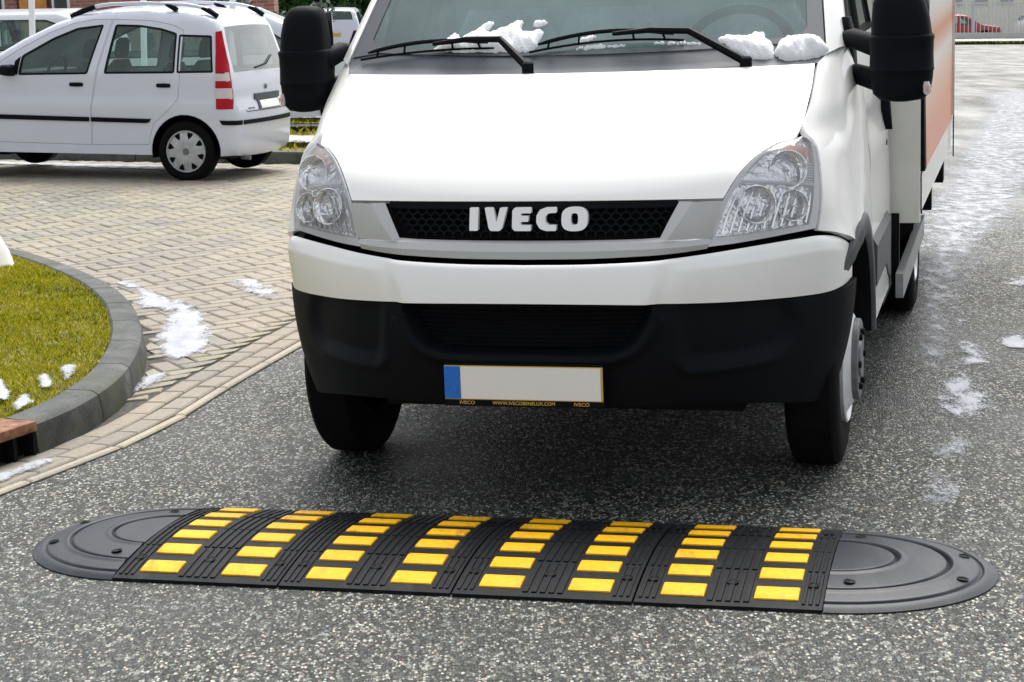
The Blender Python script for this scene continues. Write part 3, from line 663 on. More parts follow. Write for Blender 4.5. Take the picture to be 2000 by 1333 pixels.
def block_mesh():
    """one yellow block; curved with the bump, modelled at row centre later"""
    return None
seg0 = None
blk_me = {}
rib_me = None
for k in range(4):
    if k == 0:
        seg = seg_mesh().build('segment', 'rubber', SB, smooth=25); sm = seg.data
        rib = ribs_mesh().build('tread_rib', 'rubber', seg, smooth=20); rib_me = rib.data; rib['kind'] = 'stuff'
    else:
        seg = link('segment', sm, None, SB); seg.location = (.5*k, 0, 0); rib = link('tread_rib', rib_me, None, seg); rib['kind'] = 'stuff'
    for r in range(6):
        yc = .0735+.1165*r
        if r not in blk_me:
            mb = MB(); P = []
            for y in np.linspace(yc-.033, yc+.033, 7):
                z = float(zb(y)); P.append([(-.059, y, z-.004), (-.0575, y, z+.0045), (-.055, y, z+.006), (.055, y, z+.006), (.0575, y, z+.0045), (.059, y, z-.004)])
            P = np.array(P); P[0, 1:5, 2] -= .002; P[-1, 1:5, 2] -= .002
            mb.grid(P); o = len(mb.v)-42; mb.f += [tuple(o+j for j in range(6)), tuple(o+36+j for j in range(5, -1, -1))]
            b = mb.build('yellow_block', 'yellow', seg, smooth=30); blk_me[r] = b.data; b.location = (.126, 0, 0)
            b2 = link('yellow_block', b.data, None, seg); b2.location = (.374, 0, 0)
        else:
            for x in (.126, .374): b = link('yellow_block', blk_me[r], None, seg); b.location = (x, 0, 0)
    for x in (.036, .25, .464):
        for y in (.128, BW-.128):
            z = float(zb(y)); sl_ = (float(zb(y+.01))-float(zb(y-.01)))/.02
            if 'bolt' not in blk_me:
                mb = MB(); mb.lathe([(.0042, .0165), (.0046, .0155), (.0040, .0115), (.0022, .010), (.0018, .0001)], axis='z', n=18); b = mb.build('bolt', 'rubber_groove', seg, smooth=30); blk_me['bolt'] = b.data
            else: b = link('bolt', blk_me['bolt'], None, seg)
            b.location = (x, y, z); b.rotation_euler = (math.atan(sl_), 0, 0)
def cap(side, rx):
    mb = MB(); rr = np.unique(np.r_[np.linspace(0, 1, 60), *[np.linspace(q-.03, q+.03, 15) for q in (.38, .70, .90)]]); rr = rr[rr <= 1]; th = np.linspace(-np.pi/2, np.pi/2, 64); P = []
    for r in rr:
        row = []
        for t in th:
            y = BW/2+BW/2*r*math.sin(t); x = side*rx*r*math.cos(t); z = .008+.042*max(0, 1-r**2.1)**.80
            z += sum(-.008*math.exp(-((r-q)/.011)**2)+.004*math.exp(-((r-q-.035)/.014)**2) for q in (.38, .70))-.006*math.exp(-((r-.90)/.012)**2)
            z -= .0035*ss(.94, 1., r)
            row.append((x, y, z))
        P.append(row)
    mb.grid(P); mb.add([P[-1][k] for k in range(64)]+[(P[-1][k][0], P[-1][k][1], 0) for k in range(64)], [(k, k+1, 64+k+1, 64+k) for k in range(63)])
    n = len(rr); ed = [P[i][0] for i in range(n-1, -1, -1)]+[P[i][-1] for i in range(1, n)]; m = len(ed)
    mb.add(ed+[(p[0], p[1], 0) for p in ed], [(k, k+1, m+k+1, m+k) for k in range(m-1)])
    c = mb.build('end_cap', 'rubber_cap', SB, smooth=50); c.location = (0 if side < 0 else 2.0, 0, 0)
    for (u, y) in ((.055, .155), (.055, BW-.155), (rx*.79, .26), (rx*.79, BW-.26)):
        r = math.hypot(u/rx, (y-BW/2)/(BW/2)); z = .008+.042*max(0, 1-r**2.1)**.8
        b = link('bolt', blk_me['bolt'], None, c); b.location = (side*u, y, z-.001); b.rotation_euler = (0, side*.14, 0)
cap(-1, .395); cap(1, .437)

# ------------------------------------------------------------------ truck
TR = thing('light_truck', 'white light truck facing the viewer, snow on its windscreen and orange box body', 'truck', (.239, 6.558, 0), (0, 0, -.258))
REF = (0, .6, .6)
def both(f):
    for s in (1, -1): f(s)
def SX(P, s): P = np.array(P, float); P[..., 0] *= s; return P
# hood
HB = cr([(.803, .026, 1.323), (.803, -.133, 1.236), (.783, -.352, 1.124), (.731, -.424, 1.110), (.678, -.498, 1.080), (.631, -.568, 1.030), (.592, -.622, .964)], 44)
HC = cr([(0, -.118, 1.318), (0, -.25, 1.272), (0, -.40, 1.198), (0, -.54, 1.104), (0, -.63, 1.028), (0, -.668, .988), (0, -.683, .966)], 44)
us = np.linspace(-1, 1, 61); hood = []
for b, c in zip(HB, HC):
    row = []
    for u in us:
        k = abs(u)**2.3; sgn = 1 if u >= 0 else -1
        uu = u*(1-.004/abs(b[0])); row.append((uu*b[0], c[1]+(b[1]-c[1])*k, c[2]+(b[2]-c[2])*k))
    hood.append(row)
MB().grid(hood, skirt=.02, ref=REF).build('hood', 'truck_paint', TR, smooth=40)
# dark core below the panels so that the shut lines read dark
core = []
for b, c in list(zip(HB, HC))[::4]:
    core.append([(u*(b[0]+.012), c[1]+.035+(b[1]-c[1]+.0)*abs(u)**2.3, c[2]-.035+(b[2]-c[2])*abs(u)**2.3) for u in np.linspace(-1, 1, 21)])
MB().grid(core).build('hood_dark_core', 'black', TR)

def xs_door(z): return np.interp(z, [.4, .55, .75, .95, 1.15, 1.3, 1.385, 2.0], [.945, .950, .951, .944, .929, .907, .886, .765])
LIN = [(.783, -.358, 1.119), (.731, -.430, 1.105), (.678, -.504, 1.075), (.631, -.574, 1.025), (.590, -.629, .958), (.566, -.652, .895), (.548, -.674, .824)]
LOUT = [(.812, -.338, 1.113), (.838, -.352, 1.085), (.854, -.392, 1.0), (.858, -.424, .92), (.848, -.455, .850)]
LBOT = [(.548, -.674, .824), (.615, -.637, .828), (.687, -.588, .834), (.770, -.522, .842), (.848, -.455, .850)]
def patch(inner, outer, bottom, n=26, m=22, bul=.018):
    P = coons(cr(bottom, m), cr([inner[0], ((inner[0][0]+outer[0][0])/2, (inner[0][1]+outer[0][1])/2-.002, (inner[0][2]+outer[0][2])/2+.005), outer[0]], m), cr(inner[::-1], n), cr(outer[::-1], n))
    a = np.sin(np.pi*np.linspace(0, 1, m))[:, None]*np.sin(np.pi*np.linspace(0, 1, n))[None]
    return P+np.array((.35, -.75, .25))*bul*a[..., None]
LP = patch(LIN, LOUT, LBOT)
def headlamp(s):
    lens = MB().grid(SX(LP, s)); body = thingless = None
    lamp = MB(); inn = np.array(LP); c = inn.mean((0, 1)); back = c+(inn-c)*.97+np.array((-.008, .022, -.004))
    lamp.grid(SX(back, s)); lamp.grid(SX(np.stack([back[0], inn[0]]), s)); lamp.grid(SX(np.stack([back[-1], inn[-1]]), s)); lamp.grid(SX(np.stack([back[:, 0], inn[:, 0]]), s)); lamp.grid(SX(np.stack([back[:, -1], inn[:, -1]]), s))
    hl = lamp.build('headlamp', 'reflector', TR, smooth=60)
    lens.build('lens', 'lens_glass', hl, smooth=60)
    m, n = LP.shape[:2]
    def at(u, v, dep=.0):
        i, j = u*(m-1), v*(n-1); i0, j0 = int(min(i, m-2)), int(min(j, n-2)); fu, fv = i-i0, j-j0
        p = (1-fu)*(1-fv)*LP[i0, j0]+fu*(1-fv)*LP[i0+1, j0]+(1-fu)*fv*LP[i0, j0+1]+fu*fv*LP[i0+1, j0+1]
        return p+np.array((-.35, .85, 0))*dep
    # bright rim just under the lens
    for seq, w in (([(0.0, v) for v in np.linspace(0, 1, 24)], .055), ([(1.0, v) for v in np.linspace(0, 1, 24)], -.075)):
        g = [[at(u, v, .004), at(u+w, v, .006), at(u+w*1.1, v, .03)] for u, v in seq]; MB().grid(SX(g, s)).build('bezel', 'letter', hl, smooth=40)
    g = [[at(u, 0.0, .004), at(u, .05, .006), at(u, .055, .03)] for u in np.linspace(.0, 1, 20)]; MB().grid(SX(g, s)).build('bezel', 'letter', hl, smooth=40)
    def bowl(u, v, r, nm, mat='chrome', dep=.006):
        c = at(u, v, dep); mb = MB(); ax = Vector((.30*s, -.93, .18)).normalized(); q = Vector((0, -1, 0)).rotation_difference(ax); prof = [(-.006, r*1.04), (-.006, r), (.004, r*.92), (.014, r*.7), (.020, r*.42), (.021, r*.16), (.004, r*.13), (.002, .0001)]
        v_ = []; f_ = []; n_ = 28
        for h, rr_ in prof:
            for k in range(n_): v_.append(q @ Vector((rr_*math.cos(2*math.pi*k/n_), h, rr_*math.sin(2*math.pi*k/n_)))+Vector(SX(c, s)))
        for i in range(len(prof)-1):
            for k in range(n_): f_.append((i*n_+k, i*n_+(k+1) % n_, (i+1)*n_+(k+1) % n_, (i+1)*n_+k))
        mb.add(v_, f_); b = mb.build(nm, mat, hl, smooth=60)
        return c
    bowl(.36, .27, .056, 'reflector_bowl', 'reflector'); bowl(.72, .25, .046, 'reflector_bowl', 'reflector'); bowl(.55, .56, .056, 'reflector_bowl', 'reflector')
    g = [[at(u, v, .026) for v in np.linspace(.66, .80, 5)] for u in np.linspace(.32, .82, 8)]; MB().grid(SX(g, s)).build('indicator_reflector', 'amber', hl, smooth=60)
    MB().tube([SX(np.array(at(u, .44, .012)), s) for u in np.linspace(.08, .93, 10)], .005, n=6).build('divider', 'letter', hl)
    for u in np.linspace(.12, .9, 11):
        MB().tube([SX(np.array(at(u, v, .020)), s) for v in (.07, .2, .36)], [.0035, .0045, .003], n=5).build('flute', 'chrome', hl)
    for v in np.linspace(.46, .63, 8):
        MB().tube([SX(np.array(at(u, v, .016)), s) for u in (.72, .82, .92)], .003, n=5).build('flute', 'letter', hl)
both(headlamp)

FB = cr([(.854, -.449, .842), (.902, -.384, .828), (.936, -.285, .802), (.951, -.18, .778), (.955, -.09, .826), (.956, 0, .838), (.955, .1, .824), (.954, .25, .755), (.952, .36, .665), (.950, .448, .56)], 40)
FT = cr([(.809, .034, 1.326), (.828, .1, 1.347), (.858, .2, 1.376), (.878, .3, 1.386), (.885, .448, 1.387)], 40)
FL = cr([(.854, -.449, .842), (.864, -.420, .92), (.860, -.388, 1.0), (.844, -.347, 1.088), (.818, -.330, 1.120), (.797, -.325, 1.137), (.806, -.235, 1.190), (.809, -.133, 1.238), (.809, .034, 1.326)], 30)
FR = np.array([(xs_door(z), .448, z) for z in np.linspace(.56, 1.387, 30)])
zr = np.linspace(0, 1, 30); _zl = FL[:, 2]; FLz = np.stack([np.interp(np.linspace(_zl[0], _zl[-1], 30), _zl, FL[:, k]) for k in range(3)], 1); FLz[0] = FB[0]; FLz[-1] = FT[0]
FP = coons(FB, FT, FLz, FR); _u = np.linspace(0, 1, 40)[:, None]
_x = FLz[None, :, 0]+(FR[None, :, 0]-FLz[None, :, 0])*(1-(1-_u)**2.6)
_w = (1-zr[None])**4*np.ones_like(_u); _t = zr[None]**6*np.ones_like(_u); FP[..., 0] = FP[..., 0]*np.maximum(_w, _t)+_x*(1-np.maximum(_w, _t))
both(lambda s: MB().grid(SX(FP, s), skirt=.02, ref=REF).build('fender', 'truck_paint', TR, smooth=50))
# arch flare and wheel well
def flare(s):
    xf = lambda y: float(np.interp(y, [-.46, -.40, -.33, -.25, -.12], [.845, .876, .912, .942, .962]))
    P = []
    for a in np.linspace(R(30), R(178), 40):
        cy, cz = math.cos(math.pi-a), math.sin(math.pi-a); tp = ss(R(20), R(55), a)
        k = .5+.5*ss(.2, .9, math.sin(a)); ro = .452+.036*k
        P.append([(x, cy*r*1.02, .35+cz*r) for x, r in ((xf(cy*ro)-.012, ro), (xf(cy*ro), ro-.006), (xf(cy*ro)+.004, ro-.022), (xf(cy*ro)+.002, .418), (xf(cy*ro)-.01, .408), (.70, .405), (.60, .40))])
    P = SX(P, s); MB().grid(P[:, :5]).build('wheel_arch_flare', 'plastic_grey', TR, smooth=50)
    MB().grid(P[:, 4:]).build('wheel_well', 'black', TR, smooth=50)
    MB().box((s*.58, 0, .55), (.02, .86, .5)).build('wheel_well', 'black', TR)
both(flare)

# windscreen, cowl, pillars
def WS(u, t): return np.stack([u*(.826-.17*t), .094-.16*(1-u*u)+t/.85, 1.342-.022*(1-u*u)+t], -1)
def wsgrid(u0, u1, t0, t1, n, m):
    U, Tt = np.meshgrid(np.linspace(u0, u1, n), np.linspace(t0, t1, m), indexing='ij'); return WS(U, Tt)
cg = wsgrid(-1.0, 1.0, -.02, .052, 40, 6); cg = np.concatenate([cg, ], 1)
cw = []
for i, u in enumerate(np.linspace(-1, 1, 40)):
    p = WS(np.array(u), np.array(0.)); cw.append([(p[0]*.985, p[1]-.055, p[2]-.018), (p[0]*.99, p[1]-.03, p[2]-.008), (p[0], p[1]-.012, p[2]-.004), tuple(WS(np.array(u), np.array(.012))), tuple(WS(np.array(u), np.array(.058+.012*abs(u)**8)))])
MB().grid(cw).build('cowl', 'cowl', TR, smooth=50)
MB().grid(wsgrid(-.985, .985, .05, .62, 40, 20)).build('windscreen', 'windscreen', TR, smooth=60)
for s in (1, -1):
    g = [[WS(np.array(s*(.938-.02*0)), np.array(t))+np.array((0, -.004, .002)) for t in np.linspace(.05, .62, 14)], [WS(np.array(s*1.0), np.array(t))+np.array((0, -.004, .002)) for t in np.linspace(.03, .62, 14)]]
    # frit widens into a rounded inner corner
    for j, t in enumerate(np.linspace(.05, .62, 14)):
        g[0][j] = WS(np.array(s*(.938-.06*max(0, 1-(t-.05)/.05)**2)), np.array(t))+np.array((0, -.004, .002))
    MB().grid(g).build('windscreen_frit', 'cowl', TR, smooth=60)
MB().grid([[WS(np.array(u), np.array(t))+np.array((0, -.004, .002)) for t in (.05, .062+.02*abs(u)**6)] for u in np.linspace(-.94, .94, 30)]).build('windscreen_frit', 'cowl', TR, smooth=60)
def apillar(s):
    g = []
    for t in np.linspace(.005, .62, 14):
        p = WS(np.array(1.0), np.array(t)); zo = p[2]+.02
        o = np.array((np.interp(zo, [1.34, 2.0], [.888, .772]), p[1]+.175+.02*t, zo)); mid = (p+o)/2+np.array((.012, -.028, .01))
        g.append([p+np.array((.004, .012, -.01)), p+np.array((.006, -.006, .004)), mid, o, o+np.array((-.02, .015, 0))])
    MB().grid(SX(g, s)).build('pillar', 'truck_paint', TR, smooth=60)
both(apillar)
MB().grid([[(x, y, 1.965+.13*ss(.82, 1.2, y)+.03*(1-(x/.74)**2)) for y in np.linspace(.80, 1.47, 10)] for x in np.linspace(-.765, .765, 20)], skirt=.05, ref=REF).build('roof', 'truck_paint', TR, smooth=50)
# doors
def door(s):
    P = [[(xs_door(z)+.0*y, y, z) for z in np.linspace(.565, 1.384, 22)] for y in np.linspace(.456, 1.352, 16)]
    P = np.array(P); yy = P[..., 1]; zz = P[..., 2]
    P[..., 0] += -.012*np.exp(-((zz-1.08)/.05)**2)*ss(.456, .62, yy)*ss(1.352, 1.2, yy)+.006*np.exp(-((zz-.98)/.04)**2)
    d = MB().grid(SX(P, s), skirt=.03, ref=REF).build('door', 'truck_paint', TR, smooth=50)
    mb = MB()
    for zz_, x in ((.50, .955), (.52, .966), (.66, .966), (.685, .953)): pass
    mb.grid(SX([[(x, y, z-.10*ss(1.0, 1.25, y)*(z < .6)) for x, z in ((.946, .50), (.966, .515), (.968, .655), (.95, .685))] for y in np.linspace(.49, 1.25, 8)], s), skirt=.02, ref=REF); mb.build('door_cladding', 'plastic_grey', d, smooth=30)
    superloft([(z, s*(xs_door(z)+.012), 1.285, .018, w) for z, w in ((.995, .01), (1.01, .024), (1.08, .03), (1.14, .026), (1.155, .012))], n=16).build('handle', 'plastic', d, smooth=50)
    MB().lathe([(.0, .012), (.004, .012), (.006, .0001)], c=(s*(xs_door(.94)+.001), 1.29, .945), axis='x', sgn=s, n=14).build('lock', 'black', d)
    wp = [(.36, 1.392), (1.335, 1.392), (1.335, 1.90), (.92, 1.90)]
    fx = lambda V: np.c_[s*(np.interp(V[:, 1], [1.385, 2.0], [.878, .762])), V[:, 0], V[:, 1]]
    V, T = sheet2d(wp, [], .12); MB().add(fx(V), T).build('side_window', 'car_glass', d, smooth=60)
    fxo = lambda V: fx(V)+np.array((s*.010, 0, 0))
    shell([(p[0], p[1]) for p in [(.31, 1.388), (1.36, 1.388), (1.36, 1.945), (.90, 1.945)]], [inset(wp, .018)], .1, fxo, .02, (-s, 0, 0)).build('window_seal', 'black', d, smooth=60)
    for y in (.66,): MB().tube([(s*.884, y, 1.39), (s*.81, y+.20, 1.76)], .014, n=6).build('window_divider', 'black', d)
both(door)
for s in (1, -1):
    MB().grid(SX([[(xs_door(z), y, z) for z in np.linspace(.60, 2.0, 20)] for y in (1.358, 1.40, 1.45)], s), skirt=.03, ref=REF).build('pillar', 'truck_paint', TR, smooth=50)
    MB().box((s*.925, .86, .44), (.07, .72, .11)).build('step', 'truck_paint', TR)
MB().box((0, 1.455, 1.3), (1.76, .012, 1.4)).build('cab_rear_wall', 'cream', TR)
# cab interior
cab = MB().grid([[(x, .16+.16*(x/.8)**2, 1.325), (x, .34, 1.345), (x, .52, 1.30), (x, .56, 1.05)] for x in np.linspace(-.78, .78, 16)]).build('dashboard', 'dash', TR, smooth=40)
for x in (.45, -.1, -.52):
    st = superloft([(.90, x, 1.06, .21, .05), (1.0, x, 1.07, .23, .06), (1.4, x, 1.15, .21, .055), (1.50, x, 1.17, .16, .04)], n=20).build('seat_back', 'cab_seat', TR, smooth=50)
    superloft([(1.53, x, 1.18, .10, .04), (1.58, x, 1.18, .13, .05), (1.70, x, 1.19, .12, .05), (1.74, x, 1.19, .08, .03)], n=18).build('headrest', 'cab_seat', st, smooth=50)
MB().box((0, 1.40, 1.3), (1.6, .03, 1.2)).build('cab_lining', 'cab_trim', TR)
MB().box((0, .9, .80), (1.7, 1.1, .06)).build('cab_floor', 'black', TR)
wh = MB(); cc = Vector((.47, .60, 1.335)); q = Matrix.Rotation(R(52), 3, 'X')
n_, m_ = 40, 8
for i in range(n_):
    a = 2*math.pi*i/n_
    for j in range(m_):
        b = 2*math.pi*j/m_; r = .192+.019*math.cos(b); wh.v.append(tuple(q @ Vector((r*math.cos(a), r*math.sin(a), .014*math.sin(b)))+cc))
for i in range(n_):
    for j in range(m_): wh.f.append((i*m_+j, ((i+1) % n_)*m_+j, ((i+1) % n_)*m_+(j+1) % m_, i*m_+(j+1) % m_))
for a in (R(200), R(340), R(270)): wh.tube([cc, q @ Vector((.19*math.cos(a), .19*math.sin(a), -.01))+cc], [.03, .016], n=6)
wh.build('steering_wheel', 'plastic', TR, smooth=50)
# wipers
def wiper(x0, x1, xe, z0, zm, z1, ze):
    def pt(x, z, off):
        u = x/.82; return WS(np.array(u), np.array(max(z-1.342+.022*(1-u*u), -.03)))+np.array((0, -.72*off, .68*off))
    bl = [pt(x0+(x1-x0)*t, z0*(1-t)**2+2*zm*t*(1-t)+z1*t*t, .012) for t in np.linspace(0, 1, 14)]
    w = MB().tube(bl, [.0045]*14, n=6).build('wiper', 'plastic_dark', TR)
    fr = [pt(x0+(x1-x0)*t, z0*(1-t)**2+2*(zm+.016)*t*(1-t)+z1*t*t+.004, .030+.012*math.sin(math.pi*t)) for t in np.linspace(.06, .94, 14)]
    MB().tube(fr, [.004]+[.0075]*12+[.004], n=6).build('wiper_frame', 'plastic_dark', w)
    for t in (.12, .32, .68, .88):
        a = pt(x0+(x1-x0)*t, z0*(1-t)**2+2*zm*t*(1-t)+z1*t*t, .014); b = pt(x0+(x1-x0)*(t*.96+.02), z0*(1-t)**2+2*(zm+.016)*t*(1-t)+z1*t*t+.004, .036); MB().tube([a, b], .004, n=5).build('wiper_clip', 'plastic_dark', w)
    am = pt(x0+(x1-x0)*.55, z0*.2+zm*.5+z1*.3, .045); k = pt(x1+.02, z1+.002, .055); e = pt(xe, ze, .030)
    MB().tube([am, (am+k)/2+np.array((0, -.004, .008)), k, e], [.007, .010, .012, .015], n=7).build('wiper_arm', 'plastic_dark', w)
    MB().lathe([(-.03, .02), (.012, .02), (.018, .014), (.018, .0001)], c=tuple(e), axis='z', n=14).build('wiper_pivot', 'plastic_dark', w)
wiper(-.775, -.27, -.135, 1.359, 1.396, 1.390, 1.318)
wiper(-.150, .37, .575, 1.375, 1.422, 1.400, 1.316)

# silver grille panel with dark honeycomb
GTOP = lambda x: np.array((x, -.683+.061*(abs(x)/.592)**2.3, .962))
gr = MB()
low_t = cr([(0, -.712, .848), (.2, -.708, .849), (.34, -.698, .851), (.408, -.690, .854), (.50, -.672, .856), (.563, -.655, .860)], 24)
low_m = cr([(0, -.742, .842), (.2, -.738, .843), (.40, -.712, .845), (.50, -.690, .846), (.560, -.662, .848)], 24)
low_b = cr([(0, -.757, .797), (.2, -.752, .799), (.38, -.728, .805), (.47, -.706, .811), (.545, -.677, .819)], 24)
both(lambda s: gr.grid(SX([low_t, low_m, (low_m+low_b)/2+np.array((0, -.006, 0)), low_b], s)))
both(lambda s: gr.grid(SX([[(.463, -.668, .961), (.505, -.676, .961), (.513, -.674, .960), (.588, -.634, .958)], [(.436, -.690, .91), (.470, -.702, .905), (.478, -.700, .905), (.572, -.652, .905)], [(.408, -.706, .854), (.430, -.716, .850), (.438, -.714, .850), (.560, -.664, .850)]], s)))
gl_ = gr.build('grille', 'silver', TR, smooth=25)
back = MB().grid([[(x, -.660+.045*(abs(x)/.55)**2.3+.01, .965), (x, -.668+.045*(abs(x)/.55)**2.3+.01, .845)] for x in np.linspace(-.52, .52, 20)]).build('grille_back', 'black', gl_)
hc = MB(); cw_, ch_ = .030, .0175
def gy(x, z): return -.688+.052*(abs(x)/.55)**2.3-.30*(.96-z)*.8+.012
for r in range(8):
    z = .955-r*ch_+.0
    if z < .853: break
    lim = .458-(.962-z)*.50
    for k in range(-18, 19):
        x = (k+.5*(r % 2))*cw_
        if abs(x) > lim-.006: continue
        c = [(x-cw_/2+.0, z), (x-cw_*.22, z+ch_*.5), (x+cw_*.22, z+ch_*.5), (x+cw_/2, z)]
        for (a, b) in ((c[0], c[1]), (c[1], c[2]), (c[2], c[3]), (c[3], (c[3][0]+1e-5, z-ch_*.5))):
            d = np.array((b[0]-a[0], b[1]-a[1])); d /= np.linalg.norm(d); nn = np.array((-d[1], d[0]))*.0028
            q4 = [(a[0]-nn[0], a[1]-nn[1]), (b[0]-nn[0], b[1]-nn[1]), (b[0]+nn[0], b[1]+nn[1]), (a[0]+nn[0], a[1]+nn[1])]
            hc.prism(q4, lambda p, q_, dd: (p, gy(p, q_)+dd, q_), 0, .018)
o = hc.build('honeycomb', 'plastic', gl_, smooth=0); o['kind'] = 'stuff'
MB().grid([[(x, gy(x, .962)-.004, .9655), (x, gy(x, .94)-.006, .942), (x, gy(x, .94)+.012, .940)] for x in np.linspace(-.455, .455, 24)]).build('grille_lip', 'plastic', gl_, smooth=30)
# letters on the grille
LS = .372/1560
def LM(p): return (-.184+(p[0]-220)*LS, .9485-(p[1]-188)*LS*1.02)
LETS = [[(226, 190), (342, 190), (342, 476), (226, 476)],
        [(425, 190), (540, 190), (586, 382), (632, 190), (728, 190), (664, 448), (632, 478), (512, 478), (486, 448)],
        [(830, 190), (1045, 190), (1045, 262), (912, 262), (908, 292), (1010, 292), (1010, 366), (908, 366), (912, 405), (1045, 405), (1045, 478), (830, 478), (795, 445), (795, 225)],
        [(1375, 190), (1375, 258), (1275, 262), (1234, 300), (1234, 368), (1275, 404), (1375, 404), (1375, 478), (1240, 478), (1160, 450), (1114, 380), (1114, 290), (1160, 218), (1240, 190)]]
lf = lambda a, b, d: (a, gy(a, b)-.010+d, b)
for i, L_ in enumerate(LETS):
    MB().prism([LM(p) for p in rounded(L_, 14, 2)], lf, -.008, .012).build('letter', 'letter', gl_, smooth=25)
def se(hx, hy, n=32, e=2.8): return [LM((1610+hx*math.copysign(abs(math.cos(a))**(2/e), math.cos(a)), 334+hy*math.copysign(abs(math.sin(a))**(2/e), math.sin(a)))) for a in np.linspace(0, 2*math.pi, n, endpoint=False)]
oo, oi = se(170, 148), se(46, 70, e=3.2); mb = MB(); n = 32
v = [lf(*p, -.008) for p in oo]+[lf(*p, -.008) for p in oi]+[lf(*p, .012) for p in oo]+[lf(*p, .012) for p in oi]
mb.add(v, [q for k in range(n) for q in ((k, (k+1) % n, n+(k+1) % n, n+k), (k, 2*n+k, 2*n+(k+1) % n, (k+1) % n), (n+k, n+(k+1) % n, 3*n+(k+1) % n, 3*n+k))]).build('letter', 'letter', gl_, smooth=25)

# bumper
def full(pts, n): h = cr(pts, n); return np.concatenate([mirx(h[:0:-1]), h])
BT = full([(0, -.774, .783), (.2, -.769, .785), (.40, -.742, .792), (.546, -.692, .804), (.687, -.600, .816), (.80, -.512, .824), (.862, -.452, .826), (.912, -.37, .812), (.940, -.28, .788), (.950, -.19, .760)], 80)
BB = full([(0, -.800, .672), (.2, -.796, .671), (.40, -.772, .667), (.55, -.712, .661), (.65, -.648, .656), (.78, -.525, .648), (.862, -.43, .645), (.915, -.345, .648), (.938, -.27, .652), (.948, -.19, .658)], 80)
def loft(T_, B_, m, disp):
    w = np.linspace(0, 1, m)[None, :, None]; P = T_[:, None]*(1-w)+B_[:, None]*w
    t = np.gradient(P, axis=0); nn = np.stack([t[..., 1], -t[..., 0], 0*t[..., 0]], -1); nn /= np.linalg.norm(nn, axis=2, keepdims=True)+1e-9
    return P+nn*disp(P, np.broadcast_to(w[..., 0], P.shape[:2]))[..., None]
def d_white(P, w):
    x = np.abs(P[..., 0]); bev = 1-ss(.405, .450, x+.035*w)
    side = ss(.42, .47, x)*(1-ss(.90, .95, x)); cre = np.where(w < .26, .010*(w/.26), .010*(1-(w-.26)/.74*.7))
    return .004*np.sin(np.pi*w)*(1-ss(.80, .93, x))+bev*(.013+.008*w)+side*cre-.008*np.exp(-w/.03)-.014*ss(.86, .95, x)
WB = loft(BT, BB, 24, d_white)
bump_o = MB().grid(WB, skirt=.03, ref=REF).build('bumper', 'truck_paint', TR, smooth=35)
BL = full([(0, -.770, .350), (.3, -.758, .348), (.5, -.695, .343), (.65, -.60, .330), (.78, -.46, .302), (.835, -.37, .288), (.862, -.30, .282), (.875, -.24, .285)], 80)
CEN = rounded([(-.402, .70), (.402, .70), (.372, .60), (.325, .535), (.25, .512), (-.25, .512), (-.325, .535), (-.372, .60)], .04, 3)
FOG = rounded([(.446, .70), (.775, .70), (.80, .58), (.785, .51), (.735, .472), (.62, .462), (.475, .458), (.452, .52)], .03, 3)
BB2 = BB+np.array((0, .006, -.004))
def d_black(P, w):
    X, Z = P[..., 0].ravel(), P[..., 2].ravel(); A = np.c_[X, Z]; F_ = np.c_[np.abs(X), Z]
    dc = polydist(A, CEN)*np.where(inpoly(A, CEN), 1, -1); df = polydist(F_, FOG)*np.where(inpoly(F_, FOG), 1, -1)
    r = -.070*ss(-.004, .016, dc)-.020*ss(-.004, .045, df)*(1-.55*ss(.5, .7, Z)*0)
    lip = .012*np.exp(-((dc+.022)/.016)**2)*(Z < .62)+.006*np.exp(-((df+.012)/.012)**2)*ss(.52, .47, Z)*ss(.80, .70, np.abs(X))
    return (r+lip).reshape(P.shape[:2])+.016*np.sin(np.pi*w)**.8
def d_fine(n, m, T_, B_):
    # resample finer for the recess edges
    return None
bt = np.stack([np.interp(np.linspace(0, 1, 300), np.linspace(0, 1, len(BB2)), BB2[:, k]) for k in range(3)], 1); bl = np.stack([np.interp(np.linspace(0, 1, 300), np.linspace(0, 1, len(BL)), BL[:, k]) for k in range(3)], 1)
LB = loft(bt, bl, 70, d_black)
lowb = MB().grid(LB, skirt=.06, ref=REF).build('lower_bumper', 'plastic', TR, smooth=50)
for z in np.arange(.53, .665, .0135):
    lim = float(np.interp(z, [.51, .535, .60, .67], [.25, .325, .372, .395]))-.012
    yb = -.752
    MB().grid([[(x, yb+.05*(x/.4)**2*.9, z+.003), (x, yb-.006+.045*(x/.4)**2, z), (x, yb+.05*(x/.4)**2*.9, z-.003)] for x in np.linspace(-lim, lim, 14)]).build('grille_slat', 'black', lowb, smooth=0)
# number plate on its holder
pl = MB().box((0, -.815, .421), (.496, .016, .134)).build('plate_holder', 'plastic_dark', TR)
MB().box((.0225, -.8255, .428), (.436, .005, .100)).build('number_plate', 'plate_white', pl)
MB().box((-.222, -.8258, .428), (.050, .005, .100)).build('plate_band', 'plate_blue', pl)
MB().box((.0, -.8235, .428), (.494, .003, .106)).build('plate_edge', 'plate_yellow', pl)
for body, x, wd in (('IVECO', -.178, .047), ('WWW.IVECOBENELUX.COM', .0, .195), ('IVECO', .180, .047)):
    text_obj('lettering', body, .015, M['plate_ink'], pl, (x, -.8235, .3605), lambda a, b, c: (a, -c, b), width=wd)
